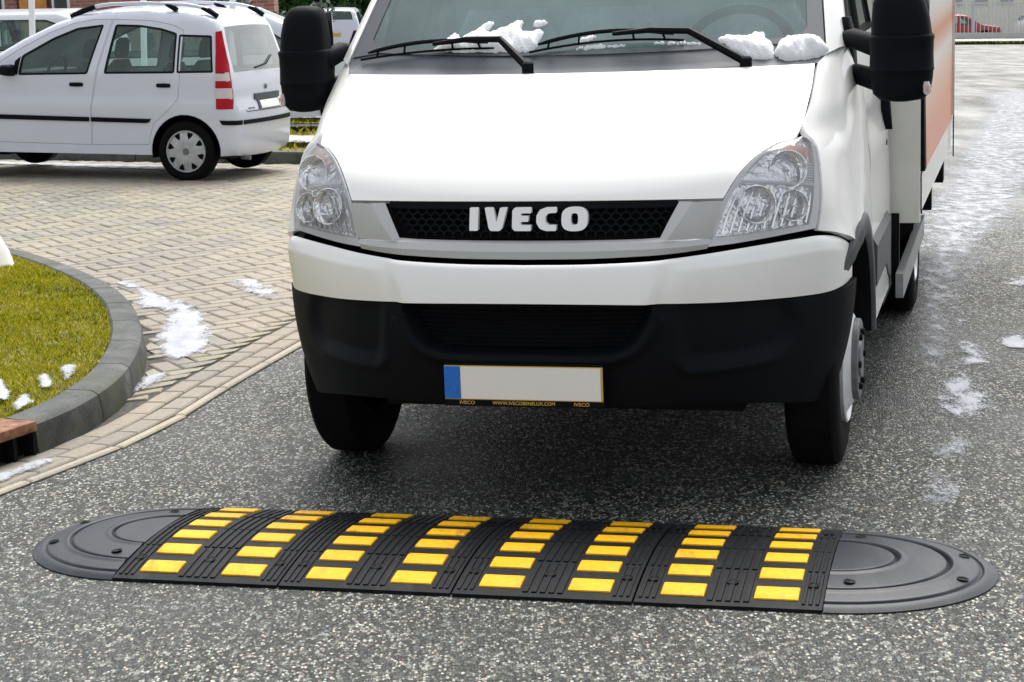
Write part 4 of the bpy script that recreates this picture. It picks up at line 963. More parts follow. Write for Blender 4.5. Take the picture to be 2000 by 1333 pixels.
# chassis; underbody boxes shaped low and deep to block light underneath
MB().box((0, .62, .42), (1.20, 1.9, .36)).build('underbody', 'black', TR); MB().box((0, 1.0, .62), (1.70, .9, .30)).build('underbody', 'black', TR)
MB().box((0, 2.2, .36), (1.0, 1.0, .30)).build('floor_light_block', 'black', TR)  # unseen low box added to keep light off the ground beneath
MB().box((0, 3.2, .55), (.9, 3.8, .14)).build('chassis', 'black', TR)
MB().tube([(-.8, 0, .33), (.8, 0, .33)], .05, n=10).build('axle', 'black', TR)
MB().tube([(-.8, 2.88, .35), (.8, 2.88, .35)], .07, n=10).build('axle', 'black', TR)
MB().box((.80, 1.98, .40), (.22, .62, .34)).build('fuel_tank', 'plastic_dark', TR)
MB().box((-.80, 1.98, .40), (.22, .62, .34)).build('battery_box', 'plastic_dark', TR)
def tyre_prof(w, r, ri): return [(-w*.42, ri), (-w*.5, ri+.03), (-w*.5, r-.045), (-w*.44, r-.012), (-w*.36, r), (w*.36, r), (w*.44, r-.012), (w*.5, r-.045), (w*.5, ri+.03), (w*.42, ri), (w*.36, ri-.012), (-w*.36, ri-.012)]
def wheel_front(s):
    w = MB().lathe([(-.05, .10), (.06, .10), (.06, .0001)], c=(s*.818, 0, .35), axis='x', sgn=s, n=24).build('wheel', 'black', TR)
    ty = MB(); ty.lathe(tyre_prof(.172, .352, .212), c=(s*.812, 0, .35), axis='x', sgn=s, n=56, closed=True)
    for x in (-.045, -.015, .015, .045): pass
    ty.build('tyre', 'tyre', w, smooth=40)
    MB().lathe([(.06, .208), (.088, .212), (.092, .206), (.080, .196), (.086, .175), (.106, .145), (.108, .135)], c=(s*.818, 0, .35), axis='x', sgn=s, n=48).build('rim', 'steel_white', w, smooth=45)
    MB().lathe([(.104, .137), (.126, .134), (.130, .126), (.124, .10), (.124, .06), (.132, .055), (.132, .0001)], c=(s*.818, 0, .35), axis='x', sgn=s, n=40).build('hub', 'hub_grey', w, smooth=40)
    for k in range(6):
        a = 2*math.pi*k/6; MB().lathe([(.118, .012), (.138, .012), (.140, .0001)], c=(s*.818, .095*math.cos(a), .35+.095*math.sin(a)), axis='x', sgn=s, n=8).build('wheel_nut', 'black', w)
both(wheel_front)
def wheel_rear(s):
    for x in (.885, .665):
        w = MB().lathe(tyre_prof(.2, .352, .212), c=(s*x, 2.88, .35), axis='x', sgn=s, n=48, closed=True).build('wheel', 'tyre', TR, smooth=40)
        MB().lathe([(.075, .208), (.096, .212), (.098, .205), (.03, .19), (-.04, .12), (-.04, .0001)], c=(s*x, 2.88, .35), axis='x', sgn=s, n=40).build('rim', 'steel_white', w, smooth=45)
    MB().grid([[(s*x, 2.88+.43*math.cos(a), .36+.43*math.sin(a)) for x in (.52, .99)] for a in np.linspace(R(5), R(175), 16)]).build('mudguard', 'black', TR, smooth=50)
both(wheel_rear)
MB().box((0, 3.40, .30), (1.9, .012, .44)).build('flap_light_block', 'black', TR)  # full-width flap added to block light coming in from behind
# box body (sits a touch lower at the tail)
def bz(y, z): return z-.022*(y-1.5)
BX = 1.07
MB().box((0, 1.52, 1.45), (2*(BX-.005), .06, 1.70)).build('headboard', 'cream', TR)
fl = MB(); fl.grid([[(x, y, bz(y, z)) for x, z in ((-BX, .645), (-BX, .79), (BX, .79), (BX, .645), (-BX, .645))] for y in (1.555, 2.5, 3.5, 5.04)]); o = len(fl.v); fl.f += [(o-5, o-4, o-3, o-2)]
fl.build('floor_rail', 'cream', TR)
for s in (1, -1):
    MB().grid(SX([[(BX+.004-.006*0, y, bz(y, z)) for z in np.linspace(.794, 2.35, 8)] for y in np.linspace(1.70, 5.02, 10)], s), skirt=.03, ref=REF).build('box_side', 'box_graphics', TR)
    MB().add(SX([(BX-.01, 1.555, .80), (BX+.012, 1.56, .80), (BX+.012, 1.70, .80), (BX-.01, 1.70, .80), (BX-.01, 1.555, 1.20), (BX+.006, 1.56, 1.22), (BX+.008, 1.64, 1.22), (BX-.01, 1.64, 1.2)], s), [(0, 1, 2, 3), (4, 7, 6, 5), (0, 4, 5, 1), (1, 5, 6, 2), (2, 6, 7, 3)]).build('corner_rubber', 'plastic', TR)
    MB().box((s*(BX+.003), 5.035, 1.55), (.03, .03, 1.62)).build('corner_post', 'cream', TR)
    MB().tube([(s*(BX+.012), 5.05, 1.5), (s*(BX+.012), 5.05, .50)], .004, n=5).build('strap', 'black', TR)
    MB().box((s*1.0, 2.12, .385), (.03, 1.75, .095)).build('side_guard', 'alu', TR)
    for y in (1.5, 2.7): MB().box((s*.97, y, .5), (.03, .05, .28)).build('guard_bracket', 'black', TR)
    MB().box((s*1.0, 3.55, .52), (.05, .10, .26)).build('lamp_bracket', 'black', TR); MB().box((s*1.02, 4.6, .47), (.05, .16, .12)).build('lamp_bracket', 'black', TR)
MB().grid([[(x, y, bz(y, 2.36)) for x in (-BX, BX)] for y in (1.5, 5.05)], skirt=.04, ref=REF).build('box_roof', 'cream', TR)
MB().grid([[(x, 5.04, z) for x in (-BX, BX)] for z in (.72, 2.28)]).build('box_rear', 'cream', TR)
# door mirrors
def mirror(s, cx, hx):
    lv = [(1.190, 0, .06, .30), (1.196, 0, .07, .72), (1.215, 0, .08, .92), (1.260, 0, .085, 1.0), (1.286, 0, .087, 1.02), (1.291, 0, .092, 1.05), (1.298, 0, .090, 1.035), (1.34, 0, .088, 1.02), (1.384, 0, .088, 1.03), (1.395, 0, .092, 1.055), (1.402, 0, .090, 1.04), (1.406, 0, .083, .98), (1.46, .0, .078, .93), (1.51, 0, .068, .84), (1.538, 0, .054, .70), (1.552, 0, .038, .52), (1.558, 0, .02, .25)]
    lv = [(z, s*(cx-.010*ss(1.4, 1.56, z)), .14-.01*ss(1.38, 1.55, z), hx*k, hy) for z, _, hy, k in lv]
    m = superloft(lv, n=40, e=3.0).build('mirror', 'plastic', TR, smooth=50)
    MB().box((s*cx, .225, 1.385), (hx*1.7, .004, .29)).build('mirror_glass', 'chrome', m)
    for z, x0, zz in ((1.368, .868, 1.385), (1.258, .875, 1.268)):
        P = [(s*x0, .30, zz), (s*(x0+.04), .25, zz+.006), (s*(cx-hx*.8), .15, z), (s*cx, .13, z-.004)]
        MB().tube(P, [.030, .034, .038, .036], n=12).build('mirror_arm', 'plastic', m, smooth=60)
    superloft([(1.10, s*.895, .33, .016, .02), (1.16, s*.897, .34, .02, .06), (1.40, s*.882, .36, .02, .08), (1.46, s*.872, .37, .014, .05)], n=14).build('mirror_base', 'plastic', m, smooth=50)
    il = superloft([(z, s*(cx+hx*.82), .095, hx*.12*k, .03) for z, k in ((1.212, .4), (1.220, .9), (1.24, 1.1), (1.255, .7))], n=14).build('indicator', 'clear_lens', m, smooth=50)
    superloft([(z, s*(cx+hx*.86), .068, .007, .01) for z in (1.230, 1.242)], n=10).build('bulb', 'amber', il)
mirror(1, 1.070, .100); mirror(-1, .998, .087)
# snow left on the windscreen: soft drifts following the glass, outlines in (x, z) on the screen
def drift(label, pts, th, soft):
    pts = [(-.498+(p-848)*.00180, 1.402-(q-95)*.00158) for p, q in pts]; poly = [(p[0]+rng.normal(0, .0016), p[1]+rng.normal(0, .0016)) for p in cr(pts+[pts[0]], 110)[:-1]]
    V, T = sheet2d(poly, [], .0065); d = polydist(V, poly)*inpoly(V, poly); h = th*np.sqrt(np.clip(d/soft, 0, 1))
    x, z = V[:, 0], V[:, 1]; n = .20*np.sin(x*61+z*40)*np.sin(z*73-x*22)+.10*np.sin(x*143+2)*np.sin(z*131+1)+.05*np.sin(x*310+z*270); h = h*(1+n)*np.clip(d/.004, 0, 1)
    u = x/.81; P = WS(u, z-1.342+.022*(1-u*u))+np.array((0, -.68, .73))*(h-.002)[:, None]
    mb = MB(); mb.add(P, T); o = mb.build('snow_drift', 'snow', None, smooth=180); o.location = TR.location; o.rotation_euler = TR.rotation_euler; return tag(o, label, 'snow')
drift('big jagged drift of snow on the windscreen above the left wiper', [(838, 104), (848, 93), (862, 79), (872, 66), (881, 64), (893, 74), (914, 62), (935, 46), (949, 42), (953, 51), (945, 63), (966, 58), (985, 51), (1002, 41), (1013, 45), (1012, 58), (1030, 66), (1048, 60), (1060, 70), (1054, 84), (1052, 98), (1035, 110), (1000, 112), (950, 110), (890, 108)], .024, .03)
drift('small loose snow lump on the windscreen above the big drift', [(1031, 49), (1037, 43), (1058, 43), (1062, 50), (1050, 58), (1035, 56)], .018, .012)
drift('small snow lump on the windscreen just left of the second wiper', [(1125, 90), (1140, 78), (1158, 75), (1164, 80), (1150, 90), (1132, 95)], .014, .012)
drift('thin sliver of snow caught along the left wiper blade', [(925, 99), (950, 95), (975, 96), (1008, 99), (1004, 105), (965, 104), (930, 105)], .012, .008)
drift('thin line of snow caught along the right wiper blade', [(1130, 99), (1165, 95), (1210, 96), (1290, 93), (1362, 97), (1358, 102), (1280, 99), (1200, 102), (1132, 105)], .010, .006)
drift('low heap of snow piled against the foot of the right wiper', [(1385, 93), (1400, 84), (1438, 86), (1452, 79), (1470, 81), (1474, 92), (1484, 101), (1488, 118), (1488, 134), (1455, 136), (1420, 122), (1398, 106)], .026, .03)
drift('rounded snow ball in the right corner of the windscreen', [(1486, 124), (1497, 101), (1520, 92), (1546, 89), (1570, 99), (1582, 118), (1577, 132), (1550, 141), (1520, 145), (1498, 138)], .042, .035)

# ------------------------------------------------------------------ cars
def arc(c, r, a0, a1, n=14): return [(c[0]+r*math.cos(a), c[1]+r*math.sin(a)) for a in np.linspace(a0, a1, n)]
def car(name, label, loc, rot, S, group=None):
    """a along the car (+ towards its tail), y across (near side y=0), z up"""
    t = thing(name, label, 'car', loc, rot, group); Wd = S['W']; sil = S['sil']; belt = S['belt']; top = max(p[1] for p in sil)
    amin, amax = min(p[0] for p in sil), max(p[0] for p in sil); silp = dens(sil, .05, False)
    wa, wz, wr, ar = S['wheels'], S['wr'], S['wr'], S['arch']
    bottom = []
    for w in sorted(wa, reverse=True):
        zb_ = sil[-1][1]; h = math.asin(max(-1, min(1, (zb_-wz)/ar))); bottom += arc((w, wz), ar, h, math.pi-h, 18)
    outline = list(sil)+bottom
    topline = silp
    def yoff(V):
        a, z = V[:, 0], V[:, 1]
        o = S.get('tumble', .16)*np.clip((z-belt)/(top-belt), 0, 1)**1.25 + .03*np.clip((belt-.12-z)/.5, 0, 1)**1.5
        o += .012*(1-ss(.0, .09, np.abs(z-S.get('crease', .62))))*-1
        ce = S.get('corner', .16)
        for d in (amax-a, a-amin): q = np.clip(1-d/ce, 0, 1); o += ce*.75*(1-np.sqrt(np.clip(1-q*q, 0, 1)))
        d = polydist(V, topline+[topline[-1]]) if False else None
        return o
    def edge_round(V):
        d = np.full(len(V), 9.)
        P = np.array(topline)
        for i in range(len(P)-1):
            a, b = P[i], P[i+1]; e = b-a; L = (e*e).sum()+1e-12; tt = np.clip(((V-a)@e)/L, 0, 1); d = np.minimum(d, np.linalg.norm(V-(a+tt[:, None]*e), axis=1))
        rr = S.get('round', .06); q = np.clip(1-d/rr, 0, 1); return rr*(1-np.sqrt(np.clip(1-q*q, 0, 1)))
    def mk(side, lift=0.):
        def fn(V):
            V = np.asarray(V, float); y = yoff(V)+edge_round(V)-lift
            return np.c_[V[:, 0], y if side == 0 else Wd-y, V[:, 1]]
        return fn
    extra = []
    for d in (.008, .02, .038):
        q = inset(silp+[(amax-.3, sil[-1][1]-.3), (amin+.3, sil[-1][1]-.3)], d)[1:len(silp)-1]; extra += [p for p in q if inpoly([p], outline)[0]]
    doors = S.get('doors', []); wins = S['wins']
    inw = lambda side: (0, 1 if side == 0 else -1, 0)
    for side in (0, 1):
        holes = [w for w in wins if not any(inpoly([np.mean(w, 0)], d)[0] for d in doors)]
        dd = doors if side == 0 else []
        hs_ = (holes if side == 0 else wins)+list(dd)
        ex = [p for p in extra if not any(inpoly([p], h)[0] or polydist([p], h)[0] < .012 for h in hs_)]
        b = shell(outline, hs_, S.get('step', .06), mk(side), .03, inw(side)); 
        V, T = None, None
        if ex:
            V, T = sheet2d(outline, hs_, S.get('step', .06), ex); b2 = MB(); b2.add(mk(side)(V), T); keepf = len(T)
            b.f = b2.f+[tuple(i+len(b2.v)-0 for i in f) for f in b.f if len(f) == 4]; b.v = b2.v+b.v
        body = b.build('body_side', S['paint'], t, smooth=50)
        for d in dd:
            di = inset(d, .003); hw = [w for w in wins if inpoly([np.mean(w, 0)], d)[0]]
            V, T = sheet2d(di, hw, S.get('step', .06)); db = shell(di, hw, S.get('step', .06), mk(side), .03, inw(side)); do = db.build('door', S['paint'], t, smooth=50)
            for hx in S.get('handles', []):
                if inpoly([hx], d)[0]:
                    q = mk(side)(np.array([hx]))[0]; superloft([(q[0]+k, q[1]-.004 if side == 0 else q[1]+.004, q[2], .012*m_, .017*m_) for k, m_ in ((-.062, .5), (-.055, .95), (0, 1.05), (.055, .95), (.062, .5))], n=16, axis='x').build('handle', 'plastic', do, smooth=60)
            for w in hw: window(w, side, mk, do, S)
        for w in (holes if side == 0 else wins): window(w, side, mk, t, S)
    # strip over bonnet, roof and tail
    q_ = np.array([-1, -.93, -.86, -.6, -.3, 0, .3, .6, .86, .93, 1.]); P = []
    SP = np.array(silp)
    yo = yoff(SP)+S.get('round', .06)
    for i, (a, z) in enumerate(SP):
        tan = SP[min(i+1, len(SP)-1)]-SP[max(i-1, 0)]; tan /= np.linalg.norm(tan)+1e-9; nrm = np.array((-tan[1], tan[0]))
        hw = Wd/2-yo[i]; P.append([(a+nrm[0]*.035*(1-q*q), Wd/2+q*hw, z+nrm[1]*.035*(1-q*q)) for q in q_])
    P = np.array(P); bodyf = MB(); gl = {}
    bodyf.v = [tuple(p) for p in P.reshape(-1, 3)]; nq = len(q_)
    for i in range(len(SP)-1):
        m_ = (SP[i]+SP[i+1])/2; k_ = None
        for nm, (lo, hi) in S['glass'].items():
            if lo[0] <= m_[0] <= hi[0] and lo[1] <= m_[1] <= hi[1]: k_ = nm
        for j in range(nq-1):
            f = (i*nq+j, i*nq+j+1, (i+1)*nq+j+1, (i+1)*nq+j)
            if k_ and 1 <= j <= nq-3: gl.setdefault(k_, []).append(f)
            else: bodyf.f.append(f)
    bodyf.build('body_shell', S['paint'], t, smooth=50)
    for nm, fs in gl.items():
        m2 = MB(); m2.v = list(bodyf.v); m2.f = fs; used = sorted({i for f in fs for i in f}); mp = {u: k for k, u in enumerate(used)}; m2.v = [m2.v[u] for u in used]; m2.f = [tuple(mp[i] for i in f) for f in fs]
        m2.build(nm, S.get('glass_mat', {}).get(nm, 'car_glass'), t, smooth=60)
    z0 = sil[-1][1]
    MB().box(((amin+amax)/2, Wd/2, z0+.06), (amax-amin-.25, Wd-.34, .10)).build('floor_pan', 'black', t)
    for w in wa:
        MB().box((w, Wd/2, wz+.10), (2*ar*.98, Wd-.50, .36)).build('wheel_well', 'black', t)
        for side in (0, 1):
            yc = S.get('wy', .085) if side == 0 else Wd-S.get('wy', .085); sg = -1 if side == 0 else 1
            MB().grid([[(w+ar*.995*math.cos(a), y, wz+ar*.995*math.sin(a)) for y in ((.015, .26) if side == 0 else (Wd-.015, Wd-.26))] for a in np.linspace(-.2, math.pi+.2, 20)]).build('wheel_arch', 'black', t, smooth=50)
            ww = S.get('ww', .15); wh = MB().lathe(tyre_prof(ww, wr, wr*.70), c=(w, yc, wz), axis='y', sgn=sg, n=40, closed=True).build('wheel', 'tyre', t, smooth=40)
            rr = wr*.69
            if S.get('fine'):
                mb = MB(); mb.lathe([(ww*.40, rr*1.03), (ww*.50, rr*1.0), (ww*.50, rr*.955), (ww*.43, rr*.93)], c=(w, yc, wz), axis='y', sgn=sg, n=56)
                n_ = 8; rows = [(.93, .43), (.80, .455), (.60, .50), (.40, .50), (.22, .475), (.0001, .48)]
                for k in range(n_):     # eight petals with dark vents between them near the rim
                    a0 = 2*math.pi*(k+.15)/n_; wid = 2*math.pi/n_
                    g = [[(w+rr*r*math.cos(a0+wid*f*(1 if r < .62 else (.60 if r > .75 else .68))), yc+sg*ww*h, wz+rr*r*math.sin(a0+wid*f*(1 if r < .62 else (.60 if r > .75 else .68)))) for f in np.linspace(-.5, .5, 7)] for r, h in rows]; mb.grid(g)
                mb.build('wheel_cover', 'wheel_silver', wh, smooth=40)
                MB().lathe([(ww*.485, rr*.17), (ww*.52, rr*.15), (ww*.52, .0001)], c=(w, yc, wz), axis='y', sgn=sg, n=20).build('wheel_cap', 'hub_grey', wh, smooth=40)
                MB().lathe([(ww*.30, rr*1.0), (ww*.30, .0001)], c=(w, yc, wz), axis='y', sgn=sg, n=30).build('rim', 'black', wh)
            else:
                MB().lathe([(ww*.40, rr*1.03), (ww*.50, rr), (ww*.44, rr*.9), (ww*.46, rr*.5), (ww*.5, rr*.2), (ww*.5, .0001)], c=(w, yc, wz), axis='y', sgn=sg, n=24).build('rim', 'wheel_silver', wh, smooth=40)
    for (a, y) in S.get('seats', []):
        st = superloft([(z0+.30, a, y, .05, .20), (z0+.40, a+.02, y, .07, .21), (belt+.02, a+.10, y, .055, .19), (belt+.08, a+.12, y, .03, .13)], n=18).build('seat_back', 'seat', t, smooth=50)
        superloft([(belt+.10, a+.12, y, .03, .08), (belt+.13, a+.12, y, .04, .105), (belt+.24, a+.14, y, .038, .095), (belt+.27, a+.145, y, .02, .06)], n=16).build('headrest', 'seat', st, smooth=50)
    return t, mk
def window(w, side, mk, parent, S):
    V, T = sheet2d(inset(w, .012), [], S.get('step', .06)*1.5); MB().add(mk(side, -.006)(V), T).build('window', S.get('side_glass', 'car_glass'), parent, smooth=60)
    shell(inset(w, -.001), [inset(w, .016)], S.get('step', .06), mk(side, .001), .02, (0, 1 if side == 0 else -1, 0)).build('window_seal', 'black', parent, smooth=60)

PW = 1.43
P_SIL = [(-2.60, .22), (-2.64, .30), (-2.65, .45), (-2.62, .62), (-2.54, .74), (-2.40, .82), (-2.0, .925), (-1.82, .985), (-1.5, 1.165), (-1.2, 1.305), (-1.0, 1.37), (-.75, 1.405), (-.4, 1.415), (-.05, 1.40), (.15, 1.375), (.245, 1.335), (.285, 1.27), (.335, 1.10), (.392, .90), (.412, .78), (.422, .66), (.445, .60), (.455, .50), (.452, .36), (.43, .25), (.40, .215)]
FWIN = rounded([(-1.50, .868), (-1.47, 1.03), (-1.19, 1.180), (-.98, 1.262), (-.74, 1.292), (-.862, .882)], .02, 2)
RWIN = rounded([(-.635, 1.292), (-.42, 1.288), (-.22, 1.262), (-.075, 1.222), (-.075, .897), (-.712, .886)], .02, 2)
QWIN = rounded([(-.055, 1.212), (.235, 1.205), (.268, .905), (-.055, .898)], .015, 2)
DF = [(-1.74, .30), (-.858, .29), (-.842, .60), (-.785, .885), (-.668, 1.335), (-.85, 1.332), (-1.02, 1.30), (-1.22, 1.228), (-1.50, 1.085), (-1.66, .985), (-1.76, .85)]
DR = [(-.850, .29), (-.335, .302), (-.285, .47), (-.145, .585), (-.05, .686), (-.025, .889), (-.020, 1.245), (-.12, 1.292), (-.32, 1.326), (-.660, 1.335), (-.777, .885), (-.834, .60)]
PS = dict(W=PW, sil=P_SIL, belt=.89, wheels=(0, -2.07), wr=.25, arch=.306, wins=[FWIN, RWIN, QWIN], doors=[DF, DR], handles=[(-.965, .795), (-.175, .795)], paint='car_paint', tumble=.15, corner=.17, crease=.60, round=.07,
          glass={'windshield': ((-1.80, 1.0), (-1.22, 1.31)), 'rear_window': ((.27, .91), (.40, 1.30))}, glass_mat={'rear_window': 'rear_glass'}, seats=[(-.35, .40), (-.35, 1.02), (-1.15, .40), (-1.15, 1.02)], step=.055, fine=True, wy=.085)
pan, pmk = car('hatchback_car', 'white five-door hatchback with roof rails parked on the brick paving, rear towards the truck', (-2.621+.1*.25, 16.30-.1*.97, 0), (-.02, 0, -.256), PS)
pan.location.x -= .073; pan.rotation_euler = (-.02, .031, -.256); pan.location.z = .01+float(terr(-2.6, 16.3))
def on_side(poly, name, mat, parent, lift, step=.05, depth=.012):
    return shell(poly, [], step, pmk(0, lift), depth, (0, 1, 0)).build(name, mat, parent, smooth=50)
on_side(inset([(-1.735, .497), (-.865, .487), (-.862, .524), (-1.735, .536)], 0), 'side_strip', 'plastic', pan, .014)
on_side([(-.845, .487), (-.345, .482), (-.318, .490), (-.302, .516), (-.842, .524)], 'side_strip', 'plastic', pan, .014)
# bumper strip wraps the tail corner, then runs across the back
on_side([(.335, .475), (.452, .470), (.452, .508), (.312, .512)], 'bumper_strip', 'plastic', pan, .012, .014)
def tail_pt(y, z, lift=.0):
    a = float(np.interp(z, [.215, .25, .36, .50, .60, .66, .78, .90, 1.10, 1.27, 1.335], [.40, .43, .452, .455, .445, .422, .412, .392, .335, .285, .245])); q = (y-PW/2)/(PW/2-.18)
    return (a+.035*(1-min(1, q*q))+lift-.10*max(0, abs(q)-1)**1.5, y, z)
def on_tail(y0, y1, z0, z1, name, mat, parent=None, lift=.006, n=14, m=5, sk=.01):
    return MB().grid([[tail_pt(y, z, lift) for z in np.linspace(z0, z1, m)] for y in np.linspace(y0, y1, n)], skirt=sk, ref=(-1, PW/2, .6)).build(name, mat, parent or pan, smooth=50)
on_tail(.185, PW-.185, .472, .508, 'bumper_strip', 'plastic', lift=.010)
tg = on_tail(.44, 1.0, .665, .715, 'boot_handle', 'plastic_grey', lift=.014)
on_tail(.48, .96, .585, .668, 'plate_holder', 'plastic_grey', lift=.010); on_tail(.515, .93, .590, .655, 'number_plate', 'plate_white', lift=.016)
MB().lathe([(.0, .022), (.008, .02), (.008, .0001)], c=tail_pt(.70, .765, .004), axis='x', n=16).build('badge', 'hub_grey', pan, smooth=40)
on_tail(.28, .40, .595, .606, 'badge', 'hub_grey', lift=.004)
# shut lines of the tailgate
for pts in ([(.19, .90), (.20, .62), (.26, .575), (1.17, .575), (1.23, .62), (1.24, .90)],):
    pp_ = dens(pts, .04, False); MB().tube([tail_pt(y, z, .002) for y, z in pp_], .0035, n=5).build('tailgate_gap', 'black', pan)
MB().tube([tail_pt(y, z, .012) for y, z in dens([(.55, .93), (.80, .955), (.98, 1.02)], .03, False)], .008, n=6).build('rear_wiper', 'plastic_dark', pan)
tl = [(.262, 1.235), (.302, 1.243), (.345, 1.10), (.388, .90), (.408, .75), (.416, .605), (.292, .605), (.287, .75), (.292, .885), (.283, 1.08)]
def cut(poly, z0, z1):
    out = []
    def clip(P, f, keep):
        r = []
        for i in range(len(P)):
            a, b = P[i-1], P[i]; fa, fb = f(a), f(b)
            if (fa >= 0) != (fb >= 0): t_ = fa/(fa-fb); r.append((a[0]+(b[0]-a[0])*t_, a[1]+(b[1]-a[1])*t_))
            if fb >= 0: r.append(b)
        return r
    return clip(clip(poly, lambda p: p[1]-z0, 1), lambda p: z1-p[1], 1)
tlo = on_side(tl, 'taillight', 'red_lens', pan, .004, .03)
for z0, z1, mt, nm in ((.905, 1.24, 'red_lens', 'brake_lens'), (.835, .900, 'clear_lens', 'indicator_lens'), (.782, .832, 'red_lens', 'tail_lens'), (.690, .779, 'clear_lens', 'reversing_lens'), (.608, .687, 'red_lens', 'fog_lens')):
    o = shell(inset(cut(tl, z0, z1), .002), [], .03, pmk(0, .012), .008, (0, 1, 0)).build(nm, mt, tlo, smooth=50)
# roof rails on black feet
for y in (.20, PW-.20):
    z_ = lambda a: float(np.interp(a, [-1.05, -.75, -.4, 0, .2], [1.352, 1.405, 1.415, 1.400, 1.355]))
    rl = MB().tube([(a, y, z_(a)+.052) for a in np.linspace(-.90, .16, 12)], [.016]*12, n=10).build('roof_rail', 'car_paint', pan, smooth=50)
    for a0, a1 in ((-1.09, -.86), (-.22, -.12), (.10, .24)):
        d_ = (a1-a0)
        if a0 < -1: P = [(a0, y, z_(a0)+.004), (a0+d_*.5, y, z_(a0+d_*.5)+.036), (a1, y, z_(a1)+.052)]
        elif a0 > 0: P = [(a0, y, z_(a0)+.052), (a0+d_*.5, y, z_(a0+d_*.5)+.040), (a1, y, z_(a1)+.004)]
        else: P = [(a0, y, z_(a0)+.052), ((a0+a1)/2, y, z_(a0)+.03), (a1, y, z_(a1)+.004)]
        MB().tube(P, [.016, .024, .022], n=8).build('rail_foot', 'plastic', rl, smooth=50)
mi = superloft([(.862, -1.56, -.03, .03, .05), (.875, -1.57, -.05, .05, .08), (.93, -1.57, -.05, .055, .085), (.955, -1.57, -.05, .04, .06)], n=18).build('mirror', 'plastic', pan, smooth=60)
on_side([(-1.545, .872), (-1.505, .872), (-1.480, 1.025), (-1.53, .985)], 'mirror_base', 'plastic', pan, .004)
for w in (0,):
    pass
sw = MB()
n_, m_ = 28, 6
for i in range(n_):
    a = 2*math.pi*i/n_
    for j in range(m_):
        b = 2*math.pi*j/m_; r = .165+.012*math.cos(b); sw.v.append((-1.36+.35*r*math.sin(a)+.012*math.sin(b), .40+r*math.cos(a), .86+.93*r*math.sin(a)))
for i in range(n_):
    for j in range(m_): sw.f.append((i*m_+j, ((i+1) % n_)*m_+j, ((i+1) % n_)*m_+(j+1) % m_, i*m_+(j+1) % m_))
sw.build('steering_wheel', 'plastic', pan, smooth=50)
MB().box((-1.62, PW/2, .84), (.34, PW-.3, .10)).build('dashboard', 'dash', pan)
MB().tube([(.38, .30, .19), (.46, .30, .185)], .02, n=10).build('exhaust', 'hub_grey', pan)

# simpler neighbours
def hatch(L=3.9, H=1.47, W_=1.66, wb=2.45, ro=.62, wr=.30, kind='hatch', paint='silver_paint', **kw):
    fo = L-wb-ro; b = .26*H; bt = .62*H
    tail = [(ro-.42, H*.985), (ro-.26, H*.95), (ro-.12, .80*H), (ro-.04, .62*H), (ro-.02, .5*H), (ro, .40*H), (ro-.01, .22*H), (ro-.05, .16*H)] if kind == 'hatch' else [(ro-.95, H*.97), (ro-.62, .78*H), (ro-.50, .66*H), (ro-.06, .64*H), (ro-.02, .5*H), (ro, .40*H), (ro-.01, .22*H), (ro-.05, .16*H)]
    sil = [(-wb-fo+.05, .16*H), (-wb-fo, .30*H), (-wb-fo+.05, .46*H), (-wb-fo+.18, .53*H), (-wb+.05, .62*H), (-wb+.25, .66*H), (-wb+.62, .86*H), (-wb+.95, .965*H), (-wb+1.25, H)]+tail
    re = tail[0][0]; rb = tail[2][0] if kind == 'hatch' else tail[1][0]
    w1 = [(-wb+.56, .645*H), (-wb+.60, .70*H), (-wb+1.02, .90*H), (-wb+1.30, .935*H), (-wb+1.36, .645*H)]
    w2 = [(-wb+1.44, .645*H), (-wb+1.39, .935*H), (re-.15, .92*H), (re+.06, .87*H), (rb-.12, .665*H)] if kind == 'hatch' else [(-wb+1.44, .645*H), (-wb+1.39, .935*H), (re-.1, .92*H), (rb-.18, .70*H), (rb-.2, .66*H)]
    return dict(W=W_, sil=sil, belt=.635*H, wheels=(0, -wb), wr=wr, arch=wr*1.15, wins=[rounded(w, .03, 2) for w in (w1, w2)], paint=paint, tumble=.17, corner=.22, round=.08, step=.10, wy=.11, ww=.18,
                glass={'windshield': ((-wb+.25, .67*H), (-wb+.95, .965*H)), 'rear_window': ((rb-.22, .66*H), (re+.30, .96*H)) if kind == 'hatch' else ((re, .68*H), (rb+.02, .965*H))}, seats=[(-wb+1.45, .45), (-wb+1.45, W_-.45), (-.35, .5), (-.35, W_-.5)], **kw)
def put_car(name, label, x, y, yaw, S, group=None):
    t, mk = car(name, label, (x, y, float(terr(x, y))-.0), (0, 0, yaw), S, group); return t, mk
put_car('parked_car', 'pale hatchback half hidden behind the white poles at the far left', -6.15, 26.3, -.18, hatch(paint='silver_paint', L=4.0, H=1.46))
put_car('parked_car', 'silver car nose right, standing directly behind the rear of the white hatchback', -4.30, 23.2, math.pi+.10, hatch(paint='silver_paint', L=4.1, H=1.46, W_=1.68))
put_car('parked_car', 'bluish car in the row behind, only its roof showing over the hatchback bonnet', -6.9, 31.0, -.15, hatch(paint='silver_paint', L=4.2, H=1.44))
est, emk = put_car('parked_car', 'white estate car far off, seen from behind between the left mirror and the truck cab', -5.92, 60.0, R(-90), hatch(paint='car_paint', L=4.2, H=1.62, W_=1.68))
MB().box((.625, .84, .86), (.02, .52, .12)).build('number_plate', 'plate_yellow', est)
for y in (.16, 1.52): superloft([(.80, .56, y, .05, .10), (.98, .54, y, .05, .10)], n=14).build('taillight', 'red_lens', est)
put_car('parked_car', 'red car parked behind the metal fence at the upper right', 22.9, 104.5, math.pi, hatch(paint='red_paint', L=4.0, H=1.46))
put_car('parked_car', 'white car behind the metal fence at the right picture edge', 27.9, 104.5, math.pi-.02, hatch(paint='car_paint', L=4.1, H=1.46))

